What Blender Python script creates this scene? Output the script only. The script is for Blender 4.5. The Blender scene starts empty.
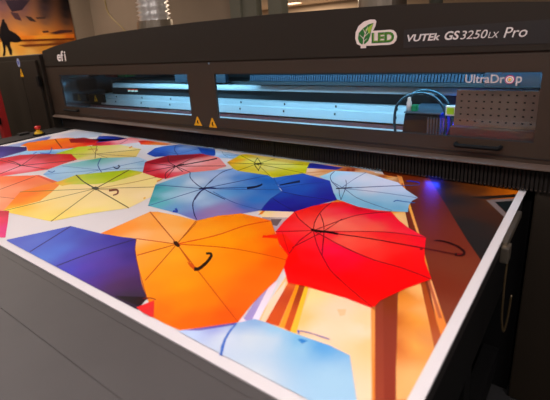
import bpy, bmesh, math, random
KEY = 22
from mathutils import Vector, Matrix
random.seed(7)
C = bpy.context.scene.collection
sc = bpy.context.scene
PI = math.pi

# ------------------------------------------------------------ materials
def lin(h):
    h = h.lstrip('#')
    o = []
    for i in (0, 2, 4):
        c = int(h[i:i+2], 16) / 255
        o.append(c / 12.92 if c <= .04045 else ((c + .055) / 1.055) ** 2.4)
    return o
MATS = {}
def mat(name, hx, rough=.5, metal=0, noise=0, scale=30, bump=0, emit=0, spec=.5):
    m = bpy.data.materials.new(name); m.use_nodes = True
    nt = m.node_tree; b = nt.nodes['Principled BSDF']
    c = lin(hx)
    b.inputs['Base Color'].default_value = (*c, 1)
    b.inputs['Roughness'].default_value = rough
    b.inputs['Metallic'].default_value = metal
    b.inputs['Specular IOR Level'].default_value = spec
    if noise or bump:
        tc = nt.nodes.new('ShaderNodeTexCoord'); n = nt.nodes.new('ShaderNodeTexNoise')
        n.inputs['Scale'].default_value = scale; n.inputs['Detail'].default_value = 5
        nt.links.new(tc.outputs['Object'], n.inputs['Vector'])
        if noise:
            r = nt.nodes.new('ShaderNodeValToRGB')
            r.color_ramp.elements[0].color = (*[v * (1 - noise) for v in c], 1)
            r.color_ramp.elements[1].color = (*[min(1, v * (1 + noise)) for v in c], 1)
            r.color_ramp.elements[0].position = .3; r.color_ramp.elements[1].position = .7
            nt.links.new(n.outputs['Fac'], r.inputs['Fac']); nt.links.new(r.outputs['Color'], b.inputs['Base Color'])
        if bump:
            bp = nt.nodes.new('ShaderNodeBump'); bp.inputs['Strength'].default_value = bump; bp.inputs['Distance'].default_value = .002
            nt.links.new(n.outputs['Fac'], bp.inputs['Height']); nt.links.new(bp.outputs['Normal'], b.inputs['Normal'])
    if emit:
        b.inputs['Emission Color'].default_value = (*c, 1); b.inputs['Emission Strength'].default_value = emit
    MATS[name] = m
    return m
def mat_vcol(name, rough=.4, spec=.5):
    m = bpy.data.materials.new(name); m.use_nodes = True
    nt = m.node_tree; b = nt.nodes['Principled BSDF']
    a = nt.nodes.new('ShaderNodeVertexColor'); a.layer_name = 'ink'
    nt.links.new(a.outputs['Color'], b.inputs['Base Color'])
    b.inputs['Roughness'].default_value = rough; b.inputs['Specular IOR Level'].default_value = spec
    return m
def mat_glass(name):
    m = bpy.data.materials.new(name); m.use_nodes = True
    nt = m.node_tree; nt.nodes.clear()
    o = nt.nodes.new('ShaderNodeOutputMaterial'); mx = nt.nodes.new('ShaderNodeMixShader')
    t = nt.nodes.new('ShaderNodeBsdfTransparent'); t.inputs['Color'].default_value = (.93, .96, .97, 1)
    g = nt.nodes.new('ShaderNodeBsdfGlossy'); g.inputs['Roughness'].default_value = .02
    fr = nt.nodes.new('ShaderNodeFresnel'); fr.inputs['IOR'].default_value = 1.45
    ge = nt.nodes.new('ShaderNodeNewGeometry'); mu = nt.nodes.new('ShaderNodeMath'); mu.operation = 'SUBTRACT'; mu.use_clamp = True
    nt.links.new(fr.outputs['Fac'], mu.inputs[0]); nt.links.new(ge.outputs['Backfacing'], mu.inputs[1]); nt.links.new(mu.outputs[0], mx.inputs['Fac']); nt.links.new(t.outputs[0], mx.inputs[1]); nt.links.new(g.outputs[0], mx.inputs[2])
    nt.links.new(mx.outputs[0], o.inputs['Surface'])
    return m

hood_m = mat('brown_black_powder_coat', '231b12', .6, 0, .06, 180, .15, spec=.3)
frame_m = mat('brown_frame_coat', '33261b', .5, 0, .06, 180, .12)
lip_m = mat('worn_metal_lip', '6c5a50', .4, .5)
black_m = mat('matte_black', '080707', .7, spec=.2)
dark_m = mat('dark_metal', '1c1918', .5)
bristle_m = mat('black_bristle', '1a1512', .8, spec=.2)
deck_m = mat('grey_deck', '464140', .6, 0, .05, 9, .05)
steel_m = mat('brushed_steel', 'a09484', .35, .9)
alu_m = mat('anodised_aluminium', 'c4ccd0', .4, .2)
alu_dark_m = mat('dark_anodised', '23282c', .5)
white_m = mat('white_print', 'e8e0dc', .5)
yellow_m = mat('warning_yellow', 'e8a400', .5)
red_m = mat('signal_red', 'c02018', .4)
green_m = mat('plastic_green', '109060', .4)
gold_m = mat('estop_yellow', 'e0b010', .45)
blueplast_m = mat('dark_blue_plastic', '203050', .4)
leaf_m = mat('leaf_green', '1c6a20', .5)
leaf2_m = mat('leaf_light', '9cb838', .5)
sticker_m = mat('sticker_cream', 'e4d4cc', .5)
txt_m = mat('silver_lettering', 'd8d0cc', .5)
txt2_m = mat('pinkish_grey_lettering', 'c4b8b8', .5)
plate_m = mat('black_plate', '1b1716', .5)
peg_m = mat('brown_cover_plate', '725c50', .5, .2, .05, 60)
foil_m = mat('crinkled_foil', 'e0dad4', .3, .6, .1, 60, .4)
wall_m = mat('beige_wall_paint', '94826f', .9, 0, .04, 3)
wall2_m = mat('grey_green_metal', '6c6a5c', .6)
ceil_m = mat('ceiling_paint', 'b8a590', .95)
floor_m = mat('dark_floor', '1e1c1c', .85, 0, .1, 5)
board_m = mat('white_board', 'd8d1d2', .55, spec=.2)
mirror_m = mat('polished_lining', '8ca0ac', .12, .95)
glass_m = mat_glass('clear_window_glass')
ink_m = mat_vcol('printed_ink', .45, .15)
poster_m = mat_vcol('poster_ink', .6, .2)
cyan_m = mat('cyan_led_lamp', '70c4ff', emit=5)
blue_led_m = mat('blue_led', '0c30ff', emit=5)
lamp_m = mat('lamp_diffuser', 'ffeee4', emit=6)
far_lamp_m = mat('warm_lamp_tube', 'ffcaa0', emit=5)
screen_m = mat('small_lit_screen', '88a818', emit=.35)
hose_m = mat('clear_blue_hose', '34505c', .15, .4)
cable_m = mat('yellow_cable', '947c48', .5)

# ------------------------------------------------------------ helpers
def obj(name, bm, m, parent=None, smooth=False, mats=None):
    bmesh.ops.recalc_face_normals(bm, faces=bm.faces)
    me = bpy.data.meshes.new(name); bm.to_mesh(me); bm.free()
    for k in (mats or [m]): me.materials.append(k)
    if smooth:
        for p in me.polygons: p.use_smooth = True
    o = bpy.data.objects.new(name, me); C.objects.link(o)
    if parent: o.parent = parent; o.matrix_parent_inverse = Matrix.Identity(4)
    if parent:
        w = wloc(parent); me.transform(Matrix.Translation(-w))
    return o
def wloc(p):
    v = Vector((0, 0, 0))
    while p: v += p.location; p = p.parent
    return v
def thing(name, loc, label, cat, group=None):
    o = bpy.data.objects.new(name, None); C.objects.link(o); o.location = loc
    o.empty_display_size = .1
    return tag(o, label, cat, group)
def tag(o, label, cat, group=None, kind=None):
    o['label'] = label; o['category'] = cat
    if group: o['group'] = group
    if kind: o['kind'] = kind
    return o
def struct(o): o['kind'] = 'structure'; return o
def box(bm, x0, x1, y0, y1, z0, z1, bev=0):
    r = bmesh.ops.create_cube(bm, size=1, matrix=Matrix.Translation(((x0+x1)/2, (y0+y1)/2, (z0+z1)/2)) @ Matrix.Diagonal((x1-x0, y1-y0, z1-z0, 1)))
    if bev:
        es = list({e for v in r['verts'] for e in v.link_edges})
        bmesh.ops.bevel(bm, geom=es, offset=bev, segments=2, affect='EDGES', profile=.6)
def B(name, m, parent, *dims, bev=0, label=None):
    bm = bmesh.new(); box(bm, *dims, bev=bev); o = obj(name, bm, m, parent)
    if label: o['label'] = label
    return o
def prism_y(bm, pts, y0, y1):          # outline in XZ extruded along Y
    a = [bm.verts.new((x, y0, z)) for x, z in pts]; b = [bm.verts.new((x, y1, z)) for x, z in pts]
    bm.faces.new(a); bm.faces.new(b[::-1])
    for i in range(len(pts)):
        j = (i + 1) % len(pts); bm.faces.new((a[i], b[i], b[j], a[j]))
def prism_x(bm, pts, x0, x1):          # profile in YZ extruded along X
    a = [bm.verts.new((x0, y, z)) for y, z in pts]; b = [bm.verts.new((x1, y, z)) for y, z in pts]
    bm.faces.new(a); bm.faces.new(b[::-1])
    for i in range(len(pts)):
        j = (i + 1) % len(pts); bm.faces.new((a[i], b[i], b[j], a[j]))
def catmull(pts, n=8):
    p = [Vector(q) for q in pts]; p = [2*p[0]-p[1]] + p + [2*p[-1]-p[-2]]; out = []
    for i in range(1, len(p)-2):
        for k in range(n):
            t = k/n; a, b, c, d = p[i-1:i+3]
            out.append(.5*((2*b)+(c-a)*t+(2*a-5*b+4*c-d)*t*t+(3*b-a-3*c+d)*t**3))
    out.append(p[-2]); return out
def tube(bm, path, r, seg=10, radii=None):
    rings = []; up = Vector((.13, .21, 1)).normalized()
    for i, q in enumerate(path):
        t = (path[min(i+1, len(path)-1)] - path[max(i-1, 0)]).normalized()
        u = up - t * up.dot(t)
        if u.length < 1e-3: u = t.orthogonal()
        u.normalize(); v = t.cross(u); up = u
        rr = radii[i] if radii else r
        rings.append([bm.verts.new(q + (u*math.cos(2*PI*k/seg) + v*math.sin(2*PI*k/seg))*rr) for k in range(seg)])
    for a, b in zip(rings, rings[1:]):
        for k in range(seg): bm.faces.new((a[k], a[(k+1) % seg], b[(k+1) % seg], b[k]))
    bm.faces.new(rings[0][::-1]); bm.faces.new(rings[-1])
def lathe(bm, prof, cx, cy, seg=24):
    rings = [[bm.verts.new((cx + r*math.cos(2*PI*k/seg), cy + r*math.sin(2*PI*k/seg), z)) for k in range(seg)] for r, z in prof]
    for a, b in zip(rings, rings[1:]):
        for k in range(seg): bm.faces.new((a[k], a[(k+1) % seg], b[(k+1) % seg], b[k]))
    bm.faces.new(rings[0][::-1]); bm.faces.new(rings[-1])
def lettering(name, s, m, parent, x0, x1, z0, z1, y, shear=0, bold=0, outline=0, label=None):
    cu = bpy.data.curves.new('lettering_source', 'FONT'); cu.body = s; cu.size = 1; cu.shear = shear; cu.offset = bold; cu.resolution_u = 4
    cu.extrude = .01
    if outline: cu.fill_mode = 'NONE'; cu.extrude = 0; cu.bevel_depth = outline
    t = bpy.data.objects.new('lettering_source', cu); C.objects.link(t)
    dg = bpy.context.evaluated_depsgraph_get(); dg.update()
    me = bpy.data.meshes.new_from_object(t.evaluated_get(dg))
    bpy.data.objects.remove(t); bpy.data.curves.remove(cu)
    xs = [v.co.x for v in me.vertices]; ys = [v.co.y for v in me.vertices]
    sx = (x1-x0)/(max(xs)-min(xs)); sz = (z1-z0)/(max(ys)-min(ys)); mx = min(xs); my = min(ys)
    w = wloc(parent)
    for v in me.vertices:
        x, yy, z = v.co
        v.co = Vector((x0+(x-mx)*sx, y - z*.06, z0+(yy-my)*sz)) - w
    me.materials.clear(); me.materials.append(m); me.name = name
    o = bpy.data.objects.new(name, me); C.objects.link(o); o.parent = parent
    if label: o['label'] = label
    return o
def colour_layers(name, layers, place, m, parent, unit, dz, maxedge, soft=0, depth=1.14):
    """flat printed artwork: stacked ink areas whose colours blend between given spots"""
    V = []; F = []; K = []
    for li, (flat, stops) in enumerate(layers):
        pts = [(flat[i]*unit, flat[i+1]*unit) for i in range(0, len(flat), 2)]
        if isinstance(stops, str):      # a drawn line: one ribbon of quads
            base = len(V); nn = len(pts)//2; z = (li+1)*dz
            V += [place(p[0], p[1], z) for p in pts]; K += [lin(stops)]*len(pts)
            for k in range(nn-1):
                q = [k, k+1, 2*nn-2-k, 2*nn-1-k]
                ar = sum(pts[q[i]][0]*pts[q[(i+1) % 4]][1] - pts[q[(i+1) % 4]][0]*pts[q[i]][1] for i in range(4))
                F.append([base+i for i in (q if ar > 0 else q[::-1])])
            continue
        st = [(a*unit, b*unit, lin(h)) for a, b, h in stops]
        bm = bmesh.new()
        vs = []
        for p in pts:
            if not vs or (Vector((*p, 0)) - vs[-1].co).length > 2e-4: vs.append(bm.verts.new((*p, 0)))
        if len(vs) < 3: bm.free(); continue
        try: bm.faces.new(vs)
        except ValueError: bm.free(); continue
        bmesh.ops.triangulate(bm, faces=bm.faces)
        if len(st) > 1:
            xs = [p[0] for p in pts]; ys = [p[1] for p in pts]
            lim = max(.008, min(maxedge, max(max(xs)-min(xs), max(ys)-min(ys))/7))
            for _ in range(9):
                es = [e for e in bm.edges if e.calc_length() > lim]
                if not es or len(bm.faces) > 5000: break
                bmesh.ops.subdivide_edges(bm, edges=es, cuts=1)
                bmesh.ops.triangulate(bm, faces=[f for f in bm.faces if len(f.verts) > 3])
        soft_ = soft or max(1e-4, (.035*max(max(p[0] for p in pts)-min(p[0] for p in pts), max(p[1] for p in pts)-min(p[1] for p in pts)))**2)
        base = len(V); z = (li+1)*dz
        bm.verts.index_update()
        for v in bm.verts:
            V.append(place(v.co.x, v.co.y, z))
            if len(st) == 1: K.append(st[0][2]); continue
            ws = 0; c = [0, 0, 0]
            for a, b, h in st:
                w = 1/(((v.co.x-a)**2 + (v.co.y-b)**2) + soft_)**1.5
                ws += w
                for i in range(3): c[i] += w*h[i]
            K.append([q/ws for q in c])
        flip = None
        for f in bm.faces:
            ix = [base+v.index for v in f.verts]
            F.append(ix if f.normal.z > 0 else ix[::-1])
        bm.free()
    me = bpy.data.meshes.new(name); w = wloc(parent)
    me.from_pydata([Vector(v)-w for v in V], [], F)
    ca = me.color_attributes.new('ink', 'FLOAT_COLOR', 'POINT')
    for i, c in enumerate(K): ca.data[i].color = (*[min(.93, q**depth) for q in c], 1)
    me.materials.append(m)
    o = bpy.data.objects.new(name, me); C.objects.link(o); o.parent = parent
    return o

ART=[
([-775,1863,-542,1855,-193,1752,-193,549,-242,516,-362,842,-487,1350],[(-473,1515,'702c12'),(-295,1243,'7c3420'),(-256,1009,'80341e'),(-227,1084,'82402a'),(-599,1707,'7c3410'),(-210,849,'8a4a34'),(-305,748,'96402c'),(-274,695,'9c4630'),(-238,568,'a04a34')]),
([-533,1798,-458,1849,-193,1801,-193,1165,-197,1169,-253,1267,-351,1454],[(-458,1708,'2c2220'),(-247,1726,'b05c10'),(-201,1726,'d87808'),(-313,1717,'603414'),(-321,1596,'402a20'),(-271,1378,'302a28'),(-215,1253,'2e2826'),(-366,1572,'2e2625'),(-235,1488,'4a2a1c')]),
([-328,1626,-195,1729,-193,1716,-193,1695,-281,1627],[(-295,1631,'2c201c')]),
([-273,1621,-193,1684,-193,1642,-243,1615,-193,1527,-193,1500,-194,1492],[(-223,1593,'80706c')]),
([-243,1615,-193,1656,-193,1542,-196,1538],[(-223,1593,'1c201f')]),
([-788,1738,-729,1742,-683,1733,-638,1732,-599,1651,-652,1624,-742,1697],[(-761,1719,'f0c8a0'),(-726,1736,'e8b888'),(-700,1717,'a84818'),(-677,1728,'f09830'),(-648,1712,'ffcf90'),(-629,1707,'b04c14')]),
([-652,1756,-626,1745,-508,1497,-380,1233,-278,1007,-195,842,-193,838,-193,789,-263,953,-393,1226,-469,1370,-567,1587],[(-630,1721,'f0a050'),(-561,1590,'f08c30'),(-476,1427,'ffb450'),(-402,1262,'f0b060'),(-306,1066,'f0a040'),(-257,956,'f4b078'),(-201,847,'e88c40')]),
([-598,1665,-595,1667,-504,1466,-354,1164,-277,997,-208,858,-214,855,-277,981,-524,1489],[(-561,1590,'a04010'),(-349,1139,'8c3c14'),(-235,898,'c06a48')]),
([-541,1361,-496,1385,-484,1391,-439,1293,-401,1213,-458,1273],[(-520,1362,'f0a030'),(-493,1347,'ffcc88'),(-461,1317,'ffc888')]),
([-500,1435,-491,1440,-433,1314,-397,1248,-400,1230,-439,1293],[(-475,1386,'7c3414')]),
([-323,900,-318,955,-301,993,-283,961,-237,853,-193,754,-193,599,-210,587,-258,723],[(-312,897,'d07828'),(-295,884,'f09c3c'),(-264,815,'f8a840'),(-233,739,'f8b058'),(-283,940,'f8bc78'),(-252,865,'f4b06c'),(-208,773,'e09858'),(-253,726,'c86830'),(-283,802,'c06028'),(-189,656,'f8b878')]),
([-298,984,-288,990,-245,901,-194,800,-193,798,-193,757,-203,776,-242,862],[(-286,970,'a85020'),(-233,855,'b45828'),(-190,767,'b8623c')]),
([-342,854,-332,890,-314,871,-254,707,-208,588,-225,577],[(-332,860,'8c3c1c'),(-284,762,'903c28'),(-234,626,'943e2c')]),
([-548,809,-421,814,-344,811,-294,688,-231,548,-324,502,-381,502,-473,640],[(-507,791,'ffd898'),(-409,765,'ffd2b4'),(-340,725,'ffd8bc'),(-468,684,'ffc47c'),(-412,679,'ffd6b8'),(-303,693,'f4c890'),(-274,544,'fcd4b4'),(-344,763,'fcd0a0')]),
([-353,810,-345,815,-234,558,-238,555],[(-331,772,'f09c50'),(-241,566,'f09040')]),
([-417,765,-399,776,-391,755,-399,745],[(-406,758,'fcc498')]),
([-548,624,-601,822,-516,817,-453,629],[(-567,791,'ffc890'),(-538,684,'ffc088')]),
([-538,622,-572,710,-587,802,-549,725,-527,634],[(-592,781,'ffd8c0'),(-540,647,'ffd2b0')]),
([-529,633,-580,806,-559,813,-496,641],[(-565,793,'e06830'),(-522,650,'d45a24'),(-542,754,'c44c24')]),
([-494,638,-559,813,-548,809,-482,642],[(-547,798,'ff9a10'),(-492,648,'ffa030')]),
([-482,642,-550,813,-532,808,-464,638],[(-533,796,'a44018'),(-481,651,'d05a24')]),
([-464,638,-532,808,-523,813,-449,639],[(-520,794,'ffbe30'),(-462,647,'ffbe40')]),
([-575,599,-612,726,-620,758,-611,781,-559,630],[(-602,717,'b0a0cc'),(-576,637,'a898cc')]),
([-561,625,-614,768,-605,790,-547,634],[(-589,725,'f0d8e4'),(-557,636,'ecdcec')]),
([-581,599,-587,621,-564,614],[(-580,612,'f4dce4')]),
([-1130,1718,-931,1791,-753,1755,-731,1672,-909,1680,-922,1548,-1012,1535],[(-1033,1655,'f4cca8'),(-962,1672,'e89c60'),(-907,1715,'d47840'),(-866,1734,'c05c20'),(-812,1726,'f4c498'),(-974,1601,'f0c090'),(-946,1748,'f0b888')]),
([-1107,1738,-1084,1758,-912,1755,-925,1710,-1063,1676],[(-1067,1710,'2c38a0'),(-964,1722,'3838b4')]),
([-889,1749,-873,1748,-858,1713,-873,1714],[(-878,1728,'a03c0c')]),
([-868,1759,-852,1758,-838,1723,-853,1723],[(-858,1738,'a03c0c')]),
([-1023,1604,-1015,1611,-1007,1618,-999,1625,-990,1632,-981,1640,-971,1650,-960,1660,-948,1670,-937,1681,-926,1692,-931,1701,-942,1690,-954,1679,-965,1669,-976,1659,-987,1649,-996,1641,-1005,1633,-1013,1626,-1021,1619,-1029,1612],'e09050'),
([-992,1570,-949,1622,-955,1632,-998,1579],'e8a468'),
([-946,1141,-924,1175,-821,1209,-804,1137,-778,1023,-818,1044],[(-911,1139,'ffdca0'),(-852,1151,'ffdcc0'),(-825,1175,'f8d8c0')]),
([-899,1104,-814,1146,-783,1029,-828,1057],[(-879,1096,'b09898'),(-827,1115,'c8b4b4'),(-816,1064,'b8a8b8')]),
([-860,1106,-825,1125,-807,1069,-827,1067],[(-834,1101,'786464')]),
([-915,1126,-930,1183,-938,1168,-923,1112],[(-929,1150,'e88818')]),
([-762,1295,-744,1379,-705,1370,-740,1318],[(-752,1323,'e0a050'),(-733,1367,'e8902c')]),
([-3293,1213,-3288,1526,-3261,1536,-3161,1440,-3170,1263,-3124,1223],[(-3280,1249,'a4b4dc'),(-3241,1359,'7c98d0'),(-3255,1487,'6078c8')]),
([-3259,1520,-3265,1737,-2975,1804,-2869,1702,-2932,1578,-3131,1501],[(-3177,1517,'e4d4dc'),(-3154,1666,'c4cad8'),(-3023,1714,'c0ccdc')]),
([-2972,1044,-2966,1219,-2773,1369,-2685,1434,-2636,1241,-2774,1194,-2830,1106,-2857,997],[(-2930,1088,'a0c4e4'),(-2868,1219,'98c8ec'),(-2745,1326,'b0d4ec'),(-2732,1251,'78b4e4')]),
([-3340,997,-3340,1193,-3092,1266,-2973,1215,-2961,1126,-2942,1032,-3007,882],[(-3198,1134,'3c3088'),(-3109,1229,'2c2070'),(-3071,1052,'5048a0'),(-3016,1156,'3c2c80')]),
([-2727,1564,-2878,1699,-2756,1745,-2600,1739,-2541,1730,-2574,1670,-2667,1558,-2900,1591],[(-2804,1660,'2c48a8'),(-2685,1706,'28389c'),(-2594,1725,'241c6c'),(-2851,1609,'4058b0')]),
([-2704,1543,-2588,1680,-2577,1764,-2397,1755,-2390,1683,-2466,1595,-2612,1478],[(-2646,1536,'c81434'),(-2565,1569,'e83c58'),(-2547,1635,'f0a0a4'),(-2514,1710,'f4a0a8'),(-2443,1707,'f4b4b4')]),
([-2472,1600,-2535,1710,-2549,1718,-2485,1608],'a05068'),
([-3188,1271,-3239,1344,-3150,1507,-3081,1567,-2741,1605,-2646,1522,-2677,1429,-2752,1350,-2950,1211,-3113,1275],[(-3064,1277,'f07c10'),(-3074,1426,'fc8c20'),(-2878,1326,'f86c08'),(-2834,1431,'f87830'),(-2714,1451,'f86028'),(-2727,1533,'e42020')]),
([-3023,1543,-2950,1621,-2718,1598,-2704,1558,-2879,1478],[(-2939,1543,'98181c'),(-2772,1577,'b01018')]),
([-3133,1491,-3100,1478,-3068,1466,-3036,1454,-3004,1441,-2969,1428,-2933,1414,-2895,1400,-2856,1385,-2819,1371,-2782,1357,-2794,1368,-2831,1382,-2869,1397,-2907,1411,-2945,1426,-2982,1440,-3016,1453,-3049,1466,-3081,1478,-3113,1491,-3147,1504],'602010'),
([-2428,1713,-2386,1747,-2137,1753,-2127,1710,-2319,1654],[(-2388,1699,'e81c10'),(-2319,1712,'ff5c20'),(-2227,1720,'fc9440'),(-2137,1728,'f4a070')]),
([-2673,1251,-2705,1431,-2640,1481,-2451,1592,-2215,1575,-2081,1437,-2220,1341,-2378,1236],[(-2662,1281,'b8cc18'),(-2659,1362,'c0d428'),(-2575,1397,'d8dc50'),(-2464,1444,'ecdc88'),(-2320,1531,'f4e0a0'),(-2199,1480,'f0d478'),(-2348,1343,'e8dca0'),(-2260,1381,'e8d488'),(-2441,1278,'c8d048'),(-2379,1281,'e8d890')]),
([-2403,1373,-2628,1263,-2616,1257,-2392,1367],'a08850'),
([-2392,1367,-2086,1441,-2095,1447,-2403,1373],'a08850'),
([-2399,1372,-2643,1483,-2638,1478,-2396,1368],'a08850'),
([-2392,1367,-2201,1565,-2212,1572,-2403,1373],'a08850'),
([-2393,1367,-2226,1344,-2234,1351,-2402,1373],'a08850'),
([-2595,1502,-2577,1489,-2560,1477,-2543,1465,-2522,1451,-2495,1432,-2461,1409,-2422,1384,-2381,1356,-2340,1330,-2302,1305,-2296,1306,-2334,1331,-2375,1357,-2416,1384,-2454,1410,-2488,1433,-2514,1450,-2534,1464,-2550,1476,-2567,1488,-2585,1501],'585020'),
([-2551,1412,-2541,1419,-2533,1428,-2524,1436,-2515,1442,-2505,1444,-2498,1443,-2494,1441,-2486,1435,-2475,1427,-2463,1419,-2457,1420,-2467,1426,-2477,1434,-2491,1444,-2509,1453,-2522,1456,-2533,1453,-2542,1447,-2551,1439,-2560,1430,-2569,1423],'b07820'),
([-2303,1551,-2318,1585,-2347,1602,-2332,1567],'f0a020'),
([-2278,982,-2348,1056,-2367,1130,-2336,1199,-2279,1326,-2069,1442,-1954,1417,-1847,1310,-1745,1247,-2022,940],[(-2265,997,'90c0e8'),(-2270,1072,'a8d0ec'),(-2274,1194,'88c8cc'),(-2270,1307,'60b8a0'),(-2187,1333,'90c8c8'),(-2051,1339,'c4d8e8'),(-2013,1399,'b4d0e8'),(-1921,1377,'90c0e0'),(-2027,1226,'b8d4ec'),(-2148,1091,'a4cae4'),(-2087,975,'98c0e0'),(-1935,1289,'c0d8e8')]),
([-2051,1180,-2344,1124,-2335,1119,-2043,1175],'6890c0'),
([-2051,1180,-2282,984,-2273,980,-2043,1175],'6890c0'),
([-2051,1180,-2068,954,-2061,951,-2043,1175],'6890c0'),
([-2043,1175,-1841,1309,-1848,1314,-2051,1180],'6890c0'),
([-2043,1175,-1956,1398,-1965,1404,-2051,1180],'6890c0'),
([-2280,1330,-2258,1312,-2236,1293,-2214,1275,-2193,1258,-2173,1243,-2154,1230,-2137,1220,-2120,1211,-2104,1203,-2087,1194,-2067,1185,-2046,1175,-2024,1165,-2003,1156,-1983,1146,-1987,1153,-2007,1163,-2029,1172,-2050,1182,-2070,1192,-2089,1201,-2106,1210,-2122,1217,-2135,1224,-2149,1232,-2164,1243,-2182,1256,-2201,1272,-2222,1289,-2244,1308,-2266,1327],'1c4c98'),
([-2311,1025,-2300,1024,-2289,1023,-2277,1022,-2268,1022,-2261,1023,-2260,1026,-2262,1031,-2266,1037,-2270,1042,-2274,1047,-2292,1054,-2288,1049,-2283,1043,-2280,1038,-2278,1034,-2279,1032,-2284,1031,-2292,1031,-2303,1032,-2315,1033,-2326,1034],'2c70b8'),
([-2019,1238,-2009,1236,-1997,1233,-1985,1231,-1976,1229,-1969,1231,-1969,1236,-1972,1243,-1979,1251,-1986,1259,-1995,1268,-2009,1277,-2020,1281,-2027,1283,-2033,1285,-2038,1287,-2023,1271,-2016,1269,-2010,1268,-2005,1266,-2004,1266,-2007,1268,-2005,1266,-1999,1260,-1994,1253,-1992,1248,-1992,1245,-1996,1245,-2003,1246,-2014,1248,-2026,1251,-2037,1253],'102c60'),
([-2031,1174,-2012,1241,-2023,1248,-2042,1180],'5888b0'),
([-2790,1214,-2771,1217,-2749,1219,-2729,1222,-2714,1227,-2712,1236,-2727,1251,-2754,1270,-2788,1290,-2823,1311,-2854,1330,-2871,1333,-2838,1313,-2803,1292,-2771,1273,-2749,1258,-2738,1246,-2740,1239,-2753,1235,-2773,1232,-2796,1230,-2815,1227],'3868c8'),
([-2812,1181,-2842,1221,-2865,1230,-2836,1190],'4878d0'),
([-2949,862,-2928,1026,-2888,1132,-2781,1204,-2560,1300,-2387,1241,-2379,1155,-2349,1045,-2480,846,-2535,720],[(-2802,975,'d82838'),(-2802,1094,'c81030'),(-2685,1195,'a80c1c'),(-2493,1255,'d00c14'),(-2462,1175,'e00c18'),(-2550,1159,'c80c20'),(-2488,1011,'f48c9c'),(-2552,939,'f4a8b4'),(-2696,1047,'f0788c'),(-2554,1088,'ec6078'),(-2398,1053,'e83c48'),(-2505,882,'f05058'),(-2674,924,'f08898')]),
([-2593,1011,-2780,1191,-2794,1196,-2605,1014],'501018'),
([-2592,1010,-2380,1217,-2392,1224,-2606,1015],'501018'),
([-2593,1010,-2348,1044,-2359,1050,-2605,1016],'501018'),
([-2606,1015,-2526,839,-2514,835,-2592,1010],'501018'),
([-2605,1016,-3022,1003,-3006,997,-2593,1010],'501018'),
([-2806,1023,-2786,1023,-2767,1023,-2747,1023,-2728,1023,-2707,1022,-2685,1020,-2662,1017,-2638,1014,-2614,1011,-2591,1008,-2607,1017,-2630,1020,-2654,1023,-2678,1026,-2701,1029,-2724,1031,-2746,1032,-2766,1032,-2786,1032,-2806,1032,-2826,1032],'501018'),
([-2601,1000,-2575,1016,-2601,1028,-2628,1011],'300810'),
([-2622,750,-2483,847,-2296,958,-2075,948,-2044,963,-2073,790,-1900,629,-2026,544],[(-2381,831,'f8884c'),(-2310,902,'f87440'),(-2148,781,'fca078'),(-2183,894,'f48450'),(-2065,887,'f08848'),(-2064,679,'fca880'),(-1948,674,'f89c70'),(-2036,764,'fc9060'),(-2274,717,'fcaa84')]),
([-2307,953,-2290,966,-2078,954,-2060,930],[(-2183,946,'e85838'),(-2080,945,'e06840')]),
([-2227,745,-2278,940,-2290,944,-2237,748],'b85038'),
([-2105,696,-2084,702,-2060,709,-2037,715,-2020,722,-2011,731,-2014,742,-2026,755,-2044,770,-2063,784,-2080,798,-2087,800,-2070,785,-2051,771,-2033,757,-2022,744,-2019,734,-2027,725,-2044,718,-2067,712,-2091,706,-2113,699],'c06040'),
([-1904,630,-2092,780,-2071,966,-2089,1063,-1895,1253,-1789,1262,-1635,1274,-1588,1189,-1548,1147,-1448,1042,-1428,915,-1523,799,-1592,675,-1857,628],[(-1891,642,'f8e060'),(-1866,680,'f8c040'),(-1617,688,'f8e078'),(-1883,774,'f4dc98'),(-1693,809,'f4dc98'),(-1592,864,'f8e0a0'),(-1512,931,'f4e09c'),(-1549,815,'f8e480'),(-1494,1045,'f8e0b0'),(-1620,1173,'f8e498'),(-1613,1054,'f4dca4'),(-1834,912,'f4dca0'),(-1677,993,'f4dca4'),(-1760,1103,'f0e090'),(-1656,745,'f4d878')]),
([-2092,780,-2092,865,-2071,966,-2047,970,-1940,858,-1870,767,-1905,639,-1904,630],[(-1967,703,'f88c08'),(-2014,790,'ff8010'),(-2002,856,'ff8418'),(-1897,780,'f8a428'),(-2047,928,'f89020'),(-1917,652,'f8b020'),(-1964,860,'f8a830')]),
([-2063,936,-2089,1063,-1895,1253,-1789,1262,-1775,1232,-1793,1087,-1846,1025,-1965,961,-1981,929],[(-2038,949,'f0b420'),(-2020,991,'bcc800'),(-1982,1079,'b0cc00'),(-1911,1149,'b4cc08'),(-1866,1225,'b8cc10'),(-1799,1239,'d8d040'),(-1832,1068,'c0d020'),(-1931,994,'c8d040'),(-2002,950,'e8c430')]),
([-1778,984,-1884,1247,-1899,1255,-1790,989],'6c5c10'),
([-1780,982,-1425,911,-1432,918,-1789,991],'6c5c10'),
([-1789,988,-1596,676,-1588,674,-1779,984],'907830'),
([-1788,988,-1900,628,-1893,625,-1781,985],'907830'),
([-1788,988,-2096,781,-2088,778,-1781,984],'907830'),
([-1781,984,-1533,1135,-1539,1140,-1788,988],'907830'),
([-1781,984,-1764,1010,-1746,1035,-1729,1061,-1712,1087,-1696,1115,-1682,1144,-1669,1175,-1657,1206,-1644,1239,-1631,1271,-1638,1276,-1651,1244,-1664,1211,-1676,1179,-1689,1149,-1703,1119,-1719,1092,-1736,1065,-1753,1039,-1771,1014,-1788,988],'c09030'),
([-2083,1058,-2051,1048,-2020,1038,-1990,1029,-1959,1020,-1928,1012,-1898,1005,-1867,998,-1837,993,-1807,987,-1779,981,-1790,991,-1819,997,-1849,1003,-1879,1009,-1910,1015,-1940,1022,-1970,1030,-2000,1039,-2031,1049,-2062,1059,-2094,1069],'2c3408'),
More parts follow.
